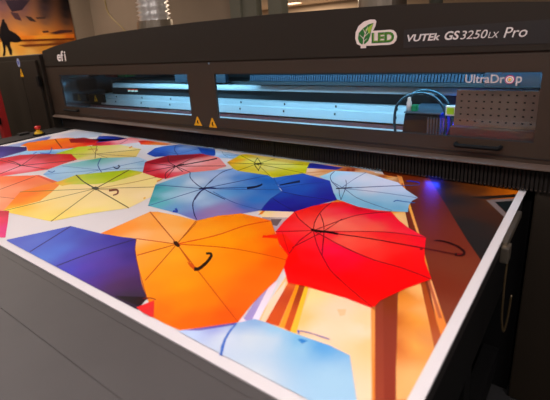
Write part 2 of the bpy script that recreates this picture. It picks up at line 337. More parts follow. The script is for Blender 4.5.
([-1814,982,-1812,1006,-1768,999,-1758,973],[(-1796,991,'282c08')]),
([-1684,993,-1679,998,-1674,1005,-1670,1011,-1665,1015,-1660,1016,-1658,1016,-1653,1013,-1646,1009,-1640,1004,-1635,1000,-1632,996,-1631,991,-1631,986,-1631,981,-1630,975,-1615,968,-1615,972,-1614,977,-1613,982,-1614,988,-1618,995,-1626,1003,-1637,1012,-1650,1021,-1666,1029,-1681,1034,-1690,1033,-1697,1029,-1704,1023,-1709,1017,-1716,1012],'7c3410'),
([-1764,981,-1690,1011,-1696,1016,-1770,985],'a87828'),
([-1453,1008,-1457,1021,-1472,1029,-1468,1016],'f8c030'),
([-1585,1188,-1587,1195,-1588,1203,-1589,1211,-1592,1219,-1596,1227,-1602,1236,-1610,1244,-1618,1251,-1626,1258,-1633,1265,-1637,1265,-1630,1258,-1623,1251,-1617,1244,-1612,1239,-1608,1233,-1606,1227,-1605,1221,-1604,1214,-1604,1206,-1603,1199],'f0a030'),
([-1709,502,-1954,595,-1914,619,-1874,639,-1749,582,-1602,512,-1617,502],[(-1803,574,'e0205c'),(-1862,621,'c81840'),(-1676,541,'e01880')]),
([-2076,1509,-2142,1626,-2131,1682,-2059,1760,-1759,1766,-1653,1647,-1760,1635,-1912,1534,-1969,1486],[(-2075,1534,'2450b8'),(-2073,1609,'3468c8'),(-2038,1675,'4878c4'),(-1976,1529,'1c48b0'),(-1957,1709,'88a8dc'),(-1842,1682,'6898dc'),(-1907,1606,'6088cc'),(-1783,1707,'4c74c0')]),
([-2078,1741,-2060,1722,-2043,1703,-2025,1683,-2005,1664,-1984,1645,-1961,1628,-1938,1613,-1914,1598,-1891,1585,-1869,1571,-1873,1578,-1895,1592,-1918,1606,-1941,1620,-1963,1634,-1983,1649,-2000,1664,-2017,1681,-2034,1700,-2052,1719,-2070,1739],'283c80'),
([-1885,1587,-1856,1746,-1863,1753,-1892,1593],'4868b0'),
([-1892,1593,-2108,1599,-2101,1592,-1885,1587],'3058a8'),
([-1890,1750,-1728,1743,-1655,1657,-1729,1636],[(-1847,1729,'1c50b8'),(-1721,1710,'1c58c0'),(-1728,1660,'2c58b0')]),
([-1742,1749,-1500,1725,-1495,1652,-1621,1629],[(-1682,1703,'c8dcf0'),(-1581,1701,'a8c8e8'),(-1514,1708,'90b0cc')]),
([-1677,1737,-1664,1726,-1651,1715,-1637,1703,-1624,1692,-1612,1683,-1600,1677,-1590,1672,-1580,1668,-1571,1665,-1561,1661,-1566,1668,-1576,1672,-1586,1676,-1595,1680,-1605,1684,-1615,1690,-1627,1698,-1639,1708,-1651,1719,-1665,1731,-1678,1742],'7898b8'),
([-1611,1683,-1522,1700,-1527,1707,-1617,1690],'6888a8'),
([-1780,1253,-1929,1383,-1919,1540,-1760,1651,-1606,1637,-1450,1527,-1462,1453,-1544,1366,-1585,1239,-1633,1232],[(-1809,1290,'c00820'),(-1893,1389,'c80c2c'),(-1894,1519,'b00828'),(-1814,1577,'a80c28'),(-1746,1629,'b81028'),(-1805,1471,'c8183c'),(-1757,1314,'e03850'),(-1755,1372,'f49cac'),(-1642,1368,'f8bcc0'),(-1652,1499,'f8c0c0'),(-1617,1577,'f89c94'),(-1499,1530,'f89890'),(-1534,1419,'f89088'),(-1556,1337,'f07c80'),(-1626,1269,'e01830'),(-1659,1253,'d80c28'),(-1604,1315,'f06070')]),
([-1938,1394,-1919,1540,-1760,1651,-1708,1623,-1746,1551,-1797,1464,-1866,1381],[(-1910,1403,'b00828'),(-1838,1500,'980820'),(-1806,1569,'900c24'),(-1746,1629,'b01430')]),
([-1708,1413,-1933,1387,-1925,1380,-1701,1406],'601828'),
([-1700,1407,-1752,1644,-1761,1651,-1709,1412],'601828'),
([-1701,1406,-1454,1526,-1460,1533,-1708,1413],'601828'),
([-1701,1406,-1541,1363,-1546,1369,-1708,1413],'601828'),
([-1708,1411,-1588,1240,-1582,1237,-1701,1408],'601828'),
([-1709,1413,-1778,1272,-1770,1266,-1700,1406],'601828'),
([-1913,1533,-1891,1515,-1870,1496,-1848,1478,-1826,1461,-1804,1446,-1782,1435,-1762,1427,-1742,1420,-1722,1413,-1701,1405,-1679,1395,-1657,1385,-1633,1374,-1610,1363,-1588,1352,-1593,1360,-1615,1370,-1639,1381,-1662,1393,-1685,1403,-1708,1414,-1729,1422,-1750,1429,-1769,1436,-1788,1444,-1807,1454,-1826,1466,-1846,1481,-1866,1498,-1888,1517,-1910,1535],'401020'),
([-1584,1240,-1599,1252,-1615,1264,-1630,1276,-1644,1289,-1656,1303,-1667,1322,-1678,1343,-1687,1366,-1694,1388,-1699,1406,-1701,1419,-1699,1429,-1696,1438,-1693,1446,-1690,1455,-1701,1464,-1703,1455,-1707,1446,-1710,1438,-1712,1427,-1710,1413,-1705,1395,-1697,1372,-1688,1349,-1677,1327,-1665,1307,-1650,1290,-1634,1275,-1617,1262,-1601,1250,-1587,1238],'401020'),
([-1697,1405,-1682,1433,-1665,1463,-1648,1493,-1633,1520,-1621,1544,-1612,1561,-1606,1574,-1601,1585,-1596,1595,-1591,1607,-1611,1625,-1615,1613,-1619,1602,-1623,1590,-1628,1576,-1637,1558,-1648,1534,-1663,1505,-1678,1475,-1694,1444,-1710,1415],'401820'),
([-1497,1582,-1528,1724,-1509,1755,-1098,1761,-1063,1676,-1022,1600,-1035,1587,-1117,1483,-1170,1498,-1347,1481],[(-1492,1592,'f8b020'),(-1472,1642,'f0a810'),(-1367,1534,'e4c820'),(-1490,1697,'e4d000'),(-1387,1639,'ecdc50'),(-1386,1680,'e8dc80'),(-1337,1702,'ecdc78'),(-1219,1716,'ecdc78'),(-1130,1718,'d8d010'),(-1228,1599,'e8dc80'),(-1120,1614,'d8cc20'),(-1055,1628,'d0c800'),(-1171,1522,'dcd020'),(-1290,1534,'e4d040'),(-1119,1530,'c8c000'),(-1157,1669,'e4dc70')]),
([-1333,1630,-1487,1579,-1481,1572,-1328,1623],'807010'),
([-1332,1630,-1516,1721,-1512,1713,-1329,1623],'807010'),
([-1328,1623,-1299,1741,-1305,1748,-1334,1629],'807010'),
([-1328,1623,-1107,1709,-1111,1716,-1333,1630],'807010'),
([-1328,1623,-1037,1599,-1041,1605,-1333,1630],'807010'),
([-1329,1623,-1152,1495,-1154,1500,-1332,1629],'807010'),
([-1334,1629,-1351,1492,-1345,1486,-1328,1623],'807010'),
([-1402,1719,-1391,1699,-1381,1679,-1371,1660,-1359,1640,-1344,1619,-1326,1600,-1306,1582,-1286,1565,-1266,1549,-1247,1533,-1249,1540,-1268,1556,-1288,1572,-1307,1589,-1326,1606,-1341,1622,-1354,1638,-1364,1656,-1374,1675,-1383,1694,-1394,1714],'484008'),
([-1397,1713,-1377,1695,-1358,1677,-1339,1660,-1322,1644,-1307,1627,-1295,1610,-1284,1592,-1275,1573,-1265,1554,-1255,1536,-1250,1533,-1260,1551,-1269,1570,-1279,1589,-1291,1609,-1305,1629,-1321,1648,-1340,1666,-1359,1684,-1379,1701,-1399,1719],'484008'),
([-1350,1617,-1337,1643,-1300,1646,-1313,1612],[(-1331,1626,'303008')]),
([-1375,968,-1560,1156,-1548,1364,-1393,1509,-1343,1491,-1166,1500,-1094,1463,-1021,1383,-982,1349,-972,1253,-939,1151,-985,1088,-1090,964,-1214,974],[(-1523,1129,'2c9ca8'),(-1415,1020,'38a8a8'),(-1475,1124,'60b8c4'),(-1347,1006,'68bcc8'),(-1391,1098,'a0cce0'),(-1331,1129,'b8d0e8'),(-1495,1219,'88bce0'),(-1418,1273,'ccdcf0'),(-1405,1393,'b0c8ec'),(-1380,1474,'90b4e4'),(-1302,1330,'a0c0e8'),(-1263,1412,'5c94d8'),(-1186,1450,'3078cc'),(-1111,1440,'2470c8'),(-1041,1346,'2c74c8'),(-1157,1287,'4c90d4'),(-1183,1219,'6ca8dc'),(-1026,1225,'3880cc'),(-1015,1148,'3c70c0'),(-1186,1104,'a4c0e0'),(-1202,1036,'80a0d0'),(-1257,1007,'70a8d4'),(-1088,1098,'9888bc'),(-1102,1046,'a080b0'),(-1109,999,'9478b4'),(-1023,1099,'9878b4'),(-1150,987,'7888c8'),(-1265,1124,'b4d0e8')]),
([-1318,1226,-1563,1159,-1556,1153,-1312,1220],'3c58a0'),
([-1318,1226,-1377,969,-1372,966,-1312,1221],'3c58a0'),
([-1312,1220,-1163,1496,-1169,1503,-1318,1226],'3c58a0'),
([-1312,1220,-1005,1360,-1009,1366,-1318,1226],'3c58a0'),
([-1550,1363,-1537,1351,-1525,1339,-1512,1327,-1498,1314,-1482,1302,-1465,1291,-1446,1280,-1427,1269,-1409,1260,-1391,1251,-1375,1243,-1359,1237,-1344,1231,-1328,1225,-1312,1219,-1296,1214,-1279,1208,-1262,1202,-1245,1197,-1227,1192,-1209,1187,-1191,1182,-1173,1177,-1155,1172,-1137,1168,-1142,1175,-1159,1179,-1177,1184,-1196,1189,-1214,1194,-1232,1199,-1249,1204,-1267,1209,-1284,1215,-1301,1221,-1317,1227,-1333,1233,-1349,1238,-1364,1244,-1379,1251,-1395,1258,-1412,1267,-1431,1276,-1449,1287,-1467,1297,-1483,1308,-1497,1318,-1509,1329,-1521,1340,-1533,1353,-1546,1365],'28387c'),
([-1245,1211,-1209,1199,-1173,1187,-1139,1176,-1107,1166,-1076,1159,-1046,1155,-1018,1152,-990,1151,-964,1150,-937,1148,-940,1153,-967,1155,-993,1156,-1021,1157,-1049,1159,-1079,1164,-1110,1171,-1142,1181,-1177,1192,-1212,1204,-1248,1216],'3858a4'),
([-1397,1513,-1399,1499,-1402,1486,-1405,1473,-1406,1458,-1404,1441,-1400,1421,-1393,1400,-1386,1377,-1377,1355,-1368,1332,-1359,1310,-1348,1288,-1337,1265,-1327,1244,-1318,1225,-1310,1207,-1302,1191,-1295,1175,-1288,1160,-1281,1145,-1276,1142,-1283,1157,-1290,1172,-1297,1188,-1304,1204,-1312,1222,-1321,1241,-1332,1262,-1342,1284,-1352,1306,-1362,1328,-1370,1350,-1379,1373,-1387,1395,-1393,1416,-1397,1435,-1398,1452,-1397,1466,-1395,1479,-1392,1492,-1390,1506],'34488c'),
([-1312,1236,-1310,1225,-1310,1215,-1308,1205,-1305,1193,-1299,1178,-1289,1160,-1277,1140,-1264,1119,-1249,1099,-1234,1080,-1218,1063,-1200,1047,-1183,1032,-1166,1019,-1152,1007,-1139,996,-1126,987,-1115,980,-1104,972,-1094,965,-1093,969,-1104,977,-1115,984,-1126,992,-1137,1001,-1150,1010,-1164,1022,-1180,1035,-1197,1050,-1213,1065,-1228,1080,-1242,1097,-1255,1117,-1268,1137,-1279,1156,-1289,1173,-1294,1186,-1297,1197,-1298,1207,-1299,1217,-1301,1228],'28286c'),
([-1363,1334,-1355,1314,-1348,1295,-1341,1276,-1332,1255,-1322,1233,-1309,1209,-1294,1184,-1279,1158,-1264,1133,-1250,1109,-1246,1107,-1260,1131,-1275,1156,-1290,1182,-1305,1207,-1317,1231,-1328,1253,-1336,1272,-1343,1291,-1350,1311,-1358,1331],'3c4c90'),
([-1326,1208,-1320,1214,-1313,1220,-1306,1226,-1299,1232,-1293,1236,-1286,1239,-1280,1241,-1273,1243,-1267,1244,-1260,1246,-1271,1259,-1278,1257,-1285,1256,-1291,1254,-1298,1252,-1305,1249,-1312,1244,-1319,1239,-1326,1232,-1332,1226,-1339,1220],'201c48'),
([-1292,1235,-1143,1324,-1148,1330,-1297,1241],'2c4c98'),
([-1133,1306,-1129,1311,-1124,1317,-1119,1322,-1115,1328,-1112,1334,-1109,1341,-1107,1349,-1106,1356,-1105,1363,-1105,1369,-1106,1375,-1108,1380,-1111,1386,-1112,1387,-1113,1389,-1124,1394,-1122,1390,-1120,1387,-1120,1387,-1121,1387,-1121,1384,-1121,1379,-1123,1373,-1124,1367,-1127,1360,-1130,1354,-1133,1349,-1138,1344,-1143,1339,-1149,1334,-1154,1329],'181c48'),
([-1228,971,-1224,973,-1220,974,-1216,975,-1213,977,-1213,983,-1223,993,-1231,998,-1238,1003,-1246,1007,-1252,1010,-1250,999,-1243,995,-1235,991,-1229,987,-1227,986,-1230,990,-1231,991,-1233,990,-1236,989,-1241,988,-1244,986],'2048b4'),
([-1121,1482,-1086,1530,-1035,1594,-955,1578,-873,1557,-791,1438,-742,1376,-772,1312,-813,1203,-940,1147,-979,1262,-989,1359],[(-1078,1471,'3c7cd0'),(-1028,1559,'3464c4'),(-905,1527,'3448b4'),(-837,1450,'3038a8'),(-1007,1447,'3870cc'),(-922,1433,'2c60c4'),(-927,1364,'2c5cc0'),(-780,1390,'3028a0'),(-833,1326,'2c38ac'),(-884,1264,'3038a8'),(-923,1186,'2c30a0'),(-828,1227,'2c2898'),(-956,1298,'3050b8'),(-930,1228,'2c34a4')]),
([-978,1351,-891,1345,-808,1345,-741,1374,-772,1312,-813,1203,-940,1147,-979,1262],[(-965,1332,'2850b8'),(-879,1326,'2c38a8'),(-760,1353,'3024a0'),(-884,1264,'2c2ca0'),(-923,1186,'2c2ca0'),(-828,1227,'2a2090')]),
([-980,1346,-957,1346,-935,1346,-913,1345,-891,1345,-869,1346,-845,1348,-822,1351,-798,1354,-774,1357,-751,1360,-754,1365,-777,1363,-801,1360,-824,1357,-848,1354,-872,1352,-894,1351,-916,1351,-938,1351,-961,1352,-983,1352],'281c78'),
([-1011,1385,-1001,1400,-990,1416,-979,1432,-968,1447,-955,1462,-942,1476,-927,1489,-912,1502,-896,1515,-881,1528,-884,1534,-899,1521,-915,1508,-930,1495,-945,1481,-959,1467,-972,1452,-983,1437,-994,1421,-1004,1405,-1015,1390],'2848a0'),
([-977,1272,-963,1264,-950,1257,-936,1250,-923,1243,-908,1237,-894,1230,-878,1224,-863,1217,-847,1211,-833,1205,-834,1210,-849,1216,-865,1222,-880,1228,-896,1235,-910,1241,-925,1248,-938,1255,-952,1262,-965,1269,-979,1277],'201870'),
([-1121,1479,-1104,1462,-1086,1445,-1070,1429,-1054,1414,-1039,1400,-1024,1388,-1010,1379,-997,1371,-987,1363,-980,1352,-976,1336,-976,1317,-976,1297,-977,1275,-975,1255,-970,1234,-964,1214,-957,1194,-950,1175,-944,1156,-940,1153,-946,1172,-953,1192,-960,1212,-966,1232,-970,1251,-972,1271,-972,1292,-971,1313,-972,1332,-976,1350,-986,1365,-998,1376,-1012,1385,-1026,1394,-1040,1404,-1054,1418,-1070,1433,-1087,1450,-1104,1467,-1121,1484],'2450a8'),
([-1032,1407,-1026,1417,-1019,1426,-1012,1435,-1006,1444,-1000,1452,-995,1459,-990,1465,-986,1470,-981,1476,-977,1481,-996,1507,-999,1500,-1003,1494,-1006,1487,-1010,1479,-1014,1471,-1019,1462,-1025,1452,-1030,1441,-1036,1430,-1042,1419],'181c50'),
([-1065,1401,-1059,1524,-1063,1528,-1068,1404],'2c60b8'),
([-943,1584,-923,1690,-854,1710,-784,1728,-693,1690,-612,1662,-554,1594,-486,1532,-495,1493,-490,1446,-472,1385,-521,1366,-597,1351,-642,1348,-720,1374,-743,1378,-791,1438,-873,1557],[(-931,1590,'a0d4e8'),(-915,1661,'b8dcec'),(-834,1622,'d4d8e8'),(-757,1659,'e0dce4'),(-657,1636,'dcd8e4'),(-574,1584,'ccd4e4'),(-509,1531,'b0c8e0'),(-677,1531,'d8d8e4'),(-732,1465,'b0d4e8'),(-746,1408,'88c8e4'),(-683,1382,'8cc4e0'),(-596,1394,'80bcdc'),(-509,1409,'80bcdc'),(-588,1467,'a4cce4'),(-797,1470,'b8d0e4'),(-510,1462,'98c4e0')]),
([-786,1492,-755,1498,-724,1504,-694,1510,-664,1515,-634,1519,-604,1522,-575,1523,-545,1525,-517,1526,-489,1527,-490,1532,-518,1531,-547,1530,-576,1529,-606,1527,-636,1524,-666,1520,-696,1515,-726,1509,-757,1503,-789,1498],'6878a8'),
([-786,1493,-786,1516,-787,1541,-788,1565,-789,1590,-789,1614,-788,1636,-787,1659,-785,1681,-784,1703,-782,1726,-786,1731,-787,1708,-789,1686,-790,1664,-792,1641,-792,1618,-792,1594,-791,1569,-791,1545,-790,1520,-789,1497],'6878a8'),
([-922,1687,-919,1673,-917,1661,-915,1647,-911,1633,-906,1619,-898,1604,-890,1589,-880,1575,-870,1560,-859,1547,-846,1534,-833,1522,-820,1510,-807,1499,-794,1488,-795,1494,-808,1506,-821,1517,-835,1529,-848,1540,-859,1553,-869,1565,-879,1578,-888,1592,-896,1605,-902,1618,-906,1630,-910,1642,-912,1655,-914,1668,-916,1681],'404c80'),
([-819,1598,-811,1583,-803,1569,-795,1556,-788,1540,-779,1520,-770,1496,-760,1468,-749,1438,-739,1409,-730,1382,-726,1381,-736,1408,-746,1437,-756,1466,-766,1495,-776,1520,-785,1540,-793,1557,-801,1572,-809,1585,-817,1600],'384478'),
([-796,1490,-788,1477,-780,1463,-773,1449,-766,1437,-759,1425,-752,1414,-746,1405,-740,1397,-734,1388,-729,1380,-727,1383,-733,1391,-739,1400,-745,1408,-751,1417,-757,1427,-764,1439,-771,1451,-778,1465,-786,1478,-793,1492],'384478'),
([-858,1547,-839,1535,-821,1524,-803,1513,-785,1501,-767,1489,-749,1476,-732,1461,-715,1447,-695,1432,-672,1419,-645,1408,-614,1397,-583,1387,-551,1378,-522,1368,-524,1373,-553,1382,-584,1392,-616,1402,-646,1413,-674,1425,-697,1437,-716,1452,-733,1466,-750,1481,-768,1494,-787,1507,-805,1518,-823,1530,-841,1541,-860,1553],'506090'),
([-800,1476,-794,1481,-788,1485,-782,1490,-776,1494,-771,1498,-766,1502,-761,1505,-756,1508,-752,1511,-747,1514,-754,1527,-758,1524,-763,1521,-767,1517,-772,1514,-777,1511,-783,1507,-789,1502,-795,1498,-801,1493,-807,1489],'282c50'),
([-755,1511,-731,1527,-708,1544,-685,1560,-662,1576,-639,1592,-616,1607,-594,1622,-571,1636,-549,1650,-527,1665,-529,1673,-552,1658,-574,1644,-597,1629,-620,1615,-642,1600,-666,1584,-689,1568,-712,1551,-735,1535,-758,1518],'4c5488'),
([-527,1671,-528,1676,-529,1682,-531,1689,-534,1698,-539,1704,-544,1707,-550,1708,-557,1708,-564,1708,-570,1708,-574,1707,-579,1706,-583,1704,-586,1702,-590,1700,-586,1687,-582,1689,-578,1691,-574,1692,-570,1694,-565,1694,-560,1695,-553,1695,-547,1695,-541,1693,-537,1691,-535,1690,-535,1689,-534,1685,-533,1679,-531,1673],'2838a0'),
([-547,1448,-546,1452,-545,1456,-545,1459,-543,1462,-541,1465,-537,1466,-531,1467,-525,1467,-519,1467,-512,1467,-506,1469,-499,1470,-492,1472,-485,1474,-478,1475,-480,1482,-487,1481,-494,1479,-501,1478,-508,1477,-515,1476,-521,1475,-528,1476,-534,1476,-540,1476,-545,1475,-548,1472,-550,1468,-551,1464,-551,1461,-552,1457],'3070b4'),
([-1565,502,-1574,506,-1524,599,-1476,691,-1307,713,-1164,753,-1098,700,-1005,640,-911,582,-846,549,-825,507,-823,502],[(-1538,518,'5868c4'),(-1463,570,'6478cc'),(-1421,639,'5068c8'),(-1323,568,'5878d0'),(-1313,513,'5c80d4'),(-1395,681,'4450b4'),(-1285,673,'4c48ac'),(-1244,576,'5858c0'),(-1252,709,'4034a0'),(-1163,726,'3c2c90'),(-1173,603,'5844ac'),(-1162,519,'4c50c4'),(-1137,547,'6040b0'),(-1102,609,'5c3a9c'),(-1080,666,'442c84'),(-1009,580,'5c3478'),(-1045,539,'58308c'),(-926,570,'4c2858'),(-894,524,'403044'),(-967,545,'54305c'),(-852,515,'382c3c'),(-1086,532,'4c3ca4')]),
([-1478,691,-1405,507,-1397,505,-1468,688],'383080'),
([-1165,752,-1174,725,-1183,699,-1192,674,-1200,648,-1208,624,-1213,599,-1218,575,-1222,551,-1226,528,-1229,505,-1223,503,-1219,525,-1216,548,-1212,572,-1207,596,-1201,621,-1194,645,-1186,670,-1177,696,-1168,721,-1159,748],'30205c'),
([-1170,768,-1166,752,-1161,750,-1164,765],'502838'),
([-924,508,-851,549,-835,556,-841,541,-830,514,-904,507],[(-885,524,'281c24'),(-851,546,'30141c')]),
([-1313,713,-1314,814,-1315,930,-1286,946,-1175,959,-1088,960,-1049,1033,-987,1091,-897,1096,-849,1092,-791,1033,-714,955,-661,921,-629,853,-610,793,-604,720,-596,661,-582,600,-619,562,-672,507,-723,504,-764,504,-824,537,-911,582,-1005,640,-1098,700,-1162,752,-1227,732],[(-1304,724,'f89028'),(-1274,807,'ffa040'),(-1282,904,'ffb060'),(-1200,908,'ffb868'),(-1158,763,'ffbc80'),(-1152,801,'ffb05c'),(-1119,933,'ffa838'),(-1102,848,'ffac48'),(-1025,892,'ffa020'),(-989,1005,'ffa010'),(-905,1071,'ff9000'),(-834,1054,'ff7c00'),(-888,918,'ff9c00'),(-935,850,'ffa200'),(-946,752,'ffa81c'),(-1042,733,'ffa428'),(-1025,670,'ffa030'),(-907,641,'ff9c10'),(-870,577,'ff9010'),(-818,637,'ff9c08'),(-790,744,'ff9400'),(-759,863,'ff8c00'),(-745,945,'ff7400'),(-670,867,'ff6400'),(-660,762,'ff7008'),(-646,664,'ff6c10'),(-700,630,'ff8408'),(-684,546,'ff6c10'),(-766,540,'ff7410'),(-626,605,'ff5c10'),(-749,574,'ff8c08')]),
([-1009,796,-1315,930,-1286,946,-1175,959,-1088,960],[(-1291,921,'ffa848'),(-1222,927,'ffb460'),(-1149,936,'ffb058'),(-1096,851,'ffb868'),(-1089,930,'ffa840'),(-1025,806,'ffa848')]),
([-1009,796,-1088,960,-1049,1033,-987,1091,-897,1096,-849,1092,-904,1014,-942,904],[(-1070,960,'ff9c20'),(-1019,1038,'ff9000'),(-916,1085,'ff8800'),(-859,1087,'ff7c00'),(-930,1019,'ff9808'),(-979,918,'ffa420'),(-1009,832,'ffa428')]),
([-1009,796,-942,904,-904,1014,-849,1092,-791,1033,-714,955,-661,921,-646,888,-737,883,-855,857],[(-978,825,'ffa010'),(-907,891,'ffa200'),(-864,966,'ff9800'),(-833,1036,'ff8400'),(-768,987,'ff7400'),(-697,920,'ff6400'),(-787,897,'ff8c00'),(-883,864,'ffa000')]),
([-1009,796,-1162,752,-1227,732,-1313,713,-1314,814,-1315,930],[(-1304,724,'f88c24'),(-1275,787,'ff9c38'),(-1289,900,'ffac58'),(-1171,773,'ffb878'),(-1108,809,'ffb060'),(-1197,860,'ffa848')]),
([-1009,798,-1316,933,-1314,928,-1008,794],'c04c10'),
([-1011,798,-1165,754,-1160,750,-1006,794],'c04c10'),
([-1011,798,-1064,680,-1058,677,-1006,794],'c04c10'),
([-1011,797,-921,599,-916,598,-1006,795],'c04c10'),
([-1008,794,-582,599,-582,602,-1009,798],'c04c10'),
([-1006,795,-1085,959,-1091,961,-1011,797],'c04c10'),
([-1006,794,-993,815,-978,837,-964,858,-951,880,-939,902,-930,924,-923,947,-916,970,-909,992,-901,1012,-891,1030,-881,1045,-870,1060,-858,1074,-847,1089,-852,1095,-863,1080,-875,1066,-886,1051,-897,1035,-907,1017,-915,996,-922,974,-928,951,-935,928,-945,906,-956,884,-969,863,-984,841,-998,819,-1011,798],'e04010'),
([-1007,794,-975,807,-943,821,-912,834,-882,846,-853,855,-828,863,-804,869,-782,873,-759,877,-735,881,-711,884,-686,887,-660,889,-636,891,-612,893,-614,897,-638,895,-663,893,-688,891,-713,888,-738,885,-762,881,-784,877,-807,873,-831,867,-857,860,-885,850,-915,838,-947,825,-979,811,-1011,798],'d83c0c'),
([-1004,784,-1014,809,-1025,836,-1036,863,-1047,888,-1056,909,-1062,923,-1067,933,-1070,940,-1074,946,-1077,954,-1081,956,-1077,948,-1074,942,-1071,935,-1066,925,-1060,910,-1051,889,-1040,864,-1029,837,-1018,810,-1008,786],'b05818'),
([-1314,927,-1008,794,-1009,798,-1316,933],'b84810'),
([-1034,801,-1025,810,-990,794,-989,782,-1013,789],[(-1011,798,'3c1804')]),
([-989,785,-882,732,-882,735,-989,789],'c0480c'),
([-895,733,-873,733,-839,720,-841,710,-865,718],[(-874,726,'d45410')]),
([-837,707,-835,708,-833,709,-830,711,-827,714,-826,718,-826,724,-826,731,-828,738,-829,746,-831,754,-834,761,-837,770,-840,778,-844,785,-847,792,-851,798,-856,803,-861,807,-866,810,-871,812,-875,811,-878,810,-881,807,-883,805,-885,803,-875,794,-872,795,-870,797,-867,799,-865,800,-864,800,-864,799,-863,799,-862,798,-861,796,-859,793,-857,788,-854,782,-851,774,-848,767,-846,760,-845,753,-843,745,-842,739,-842,733,-842,728,-843,726,-845,725,-847,724,-850,723,-852,721],'2c0c0c'),
([-1164,751,-1151,741,-1139,731,-1127,721,-1114,710,-1099,699,-1084,688,-1068,678,-1051,666,-1030,654,-1006,639,-976,622,-943,603,-909,583,-877,565,-847,548,-846,549,-876,566,-908,585,-942,604,-975,623,-1005,641,-1029,656,-1049,668,-1067,679,-1082,690,-1098,700,-1112,711,-1125,721,-1137,731,-1148,742,-1161,752],'8c3428'),
([-801,502,-834,506,-826,536,-820,551,-764,504,-774,502],[(-822,523,'e83030'),(-798,520,'dc3438')]),
([-850,539,-847,541,-845,544,-842,546,-839,548,-836,550,-833,551,-829,552,-825,553,-821,553,-818,554,-820,557,-824,556,-828,556,-832,555,-836,554,-840,553,-843,551,-846,549,-848,546,-851,544,-854,541],'802020'),
([-796,971,-804,987,-794,989,-772,1014,-737,1021,-753,988,-779,980],[(-795,980,'f42000'),(-754,1011,'ff3000')]),
([-672,502,-673,508,-617,561,-582,597,-557,630,-533,634,-461,637,-370,646,-323,642,-242,516,-262,502],[(-650,514,'c0d0ec'),(-614,557,'a0a8dc'),(-572,596,'a0bcdc'),(-552,626,'88acd8'),(-572,544,'d0d8e4'),(-525,574,'cfd8e0'),(-495,625,'9cc8e4'),(-485,593,'c8d4e0'),(-432,628,'70b4e0'),(-388,637,'5ca4dc'),(-422,612,'a0c8e0'),(-450,481,'d0d8e0'),(-325,565,'a8cce4')]),
([-672,507,-618,562,-583,598,-583,587,-635,531],[(-655,518,'7c68b0'),(-592,584,'6858a8')]),
([-584,597,-583,590,-582,583,-581,576,-580,569,-578,562,-576,555,-573,548,-571,541,-568,535,-564,528,-561,521,-557,515,-552,509,-548,503,-545,497,-538,500,-542,505,-546,511,-550,517,-554,523,-558,529,-561,535,-565,541,-567,548,-570,555,-572,561,-574,568,-576,575,-577,582,-578,589,-580,596],'4c74c4'),
([-446,644,-446,646,-447,647,-447,648,-447,648,-446,649,-442,651,-438,652,-432,654,-426,655,-420,657,-412,658,-404,658,-395,659,-387,660,-378,661,-379,663,-387,663,-396,662,-405,661,-413,660,-421,659,-427,658,-434,657,-439,655,-444,654,-447,652,-449,651,-450,649,-449,647,-449,646,-448,644],'8878b4'),
([-436,625,-431,631,-415,633,-421,619],[(-430,625,'3888cc')]),
([-453,650,-445,641,-443,644,-451,653],'5060c0'),
([-784,1028,-805,1108,-821,1199,-790,1278,-748,1339,-712,1367,-642,1348,-576,1347,-523,1361,-472,1302,-428,1264,-388,1240,-358,1222,-338,1145,-316,1079,-274,1001,-311,933,-346,847,-347,810,-421,814,-525,806,-577,796,-629,853,-658,916,-724,964],[(-777,1032,'ff2030'),(-796,1132,'ff1c24'),(-803,1208,'fc3028'),(-757,1202,'ff5040'),(-752,1300,'f42020'),(-696,1352,'f01818'),(-632,1343,'d81018'),(-537,1343,'f00c20'),(-708,1260,'ff4848'),(-647,1293,'ff3850'),(-568,1286,'ff0840'),(-637,1200,'ff7060'),(-573,1218,'ff6858'),(-678,1169,'ff6c60'),(-494,1280,'ff1838'),(-431,1245,'ff2c40'),(-493,1194,'ff5c40'),(-542,1117,'ff5038'),(-453,1137,'ff3028'),(-386,1161,'ff2028'),(-378,1227,'ff1040'),(-528,1056,'ff4838'),(-410,1069,'ff1c1c'),(-344,1043,'ff1010'),(-295,1014,'f40c10'),(-531,997,'ff1040'),(-586,1037,'ff0840'),(-458,944,'ff0810'),(-382,932,'ff0400'),(-358,844,'f80c00'),(-503,887,'ff0404'),(-585,867,'ff0000'),(-605,953,'ff0414'),(-688,1017,'ff1830'),(-699,1076,'ff4040'),(-673,949,'ff0c10'),(-523,818,'f80000'),(-433,837,'f80400'),(-739,1107,'ff3840'),(-726,995,'ff2828')]),
([-681,1096,-765,1149,-821,1199,-790,1278,-748,1339,-738,1254,-711,1159],[(-805,1197,'ff2018'),(-786,1271,'e81c14'),(-755,1321,'f01c18'),(-732,1148,'ff5048'),(-689,1109,'ff6050'),(-773,1174,'ff3830')]),
([-681,1096,-711,1159,-738,1254,-748,1339,-712,1367,-642,1348,-576,1347,-523,1361,-605,1286,-641,1208],[(-740,1318,'f01c20'),(-699,1357,'f01418'),(-630,1339,'d00814'),(-541,1351,'e00818'),(-716,1245,'ff5450'),(-693,1268,'ff3c50'),(-651,1301,'ff1040'),(-667,1184,'ff7864'),(-642,1246,'ff5858'),(-595,1306,'f40838'),(-682,1130,'ff6c5c')]),
([-681,1096,-641,1208,-605,1286,-523,1361,-472,1302,-428,1264,-388,1240,-358,1222,-434,1210,-506,1186,-603,1135],[(-519,1342,'ff0430'),(-553,1294,'ff0840'),(-458,1273,'ff1038'),(-395,1233,'ff2040'),(-626,1179,'ff7c68'),(-580,1233,'ff6058'),(-584,1167,'ff7460'),(-515,1206,'ff6450'),(-442,1231,'ff3444'),(-654,1128,'ff6c5c')]),
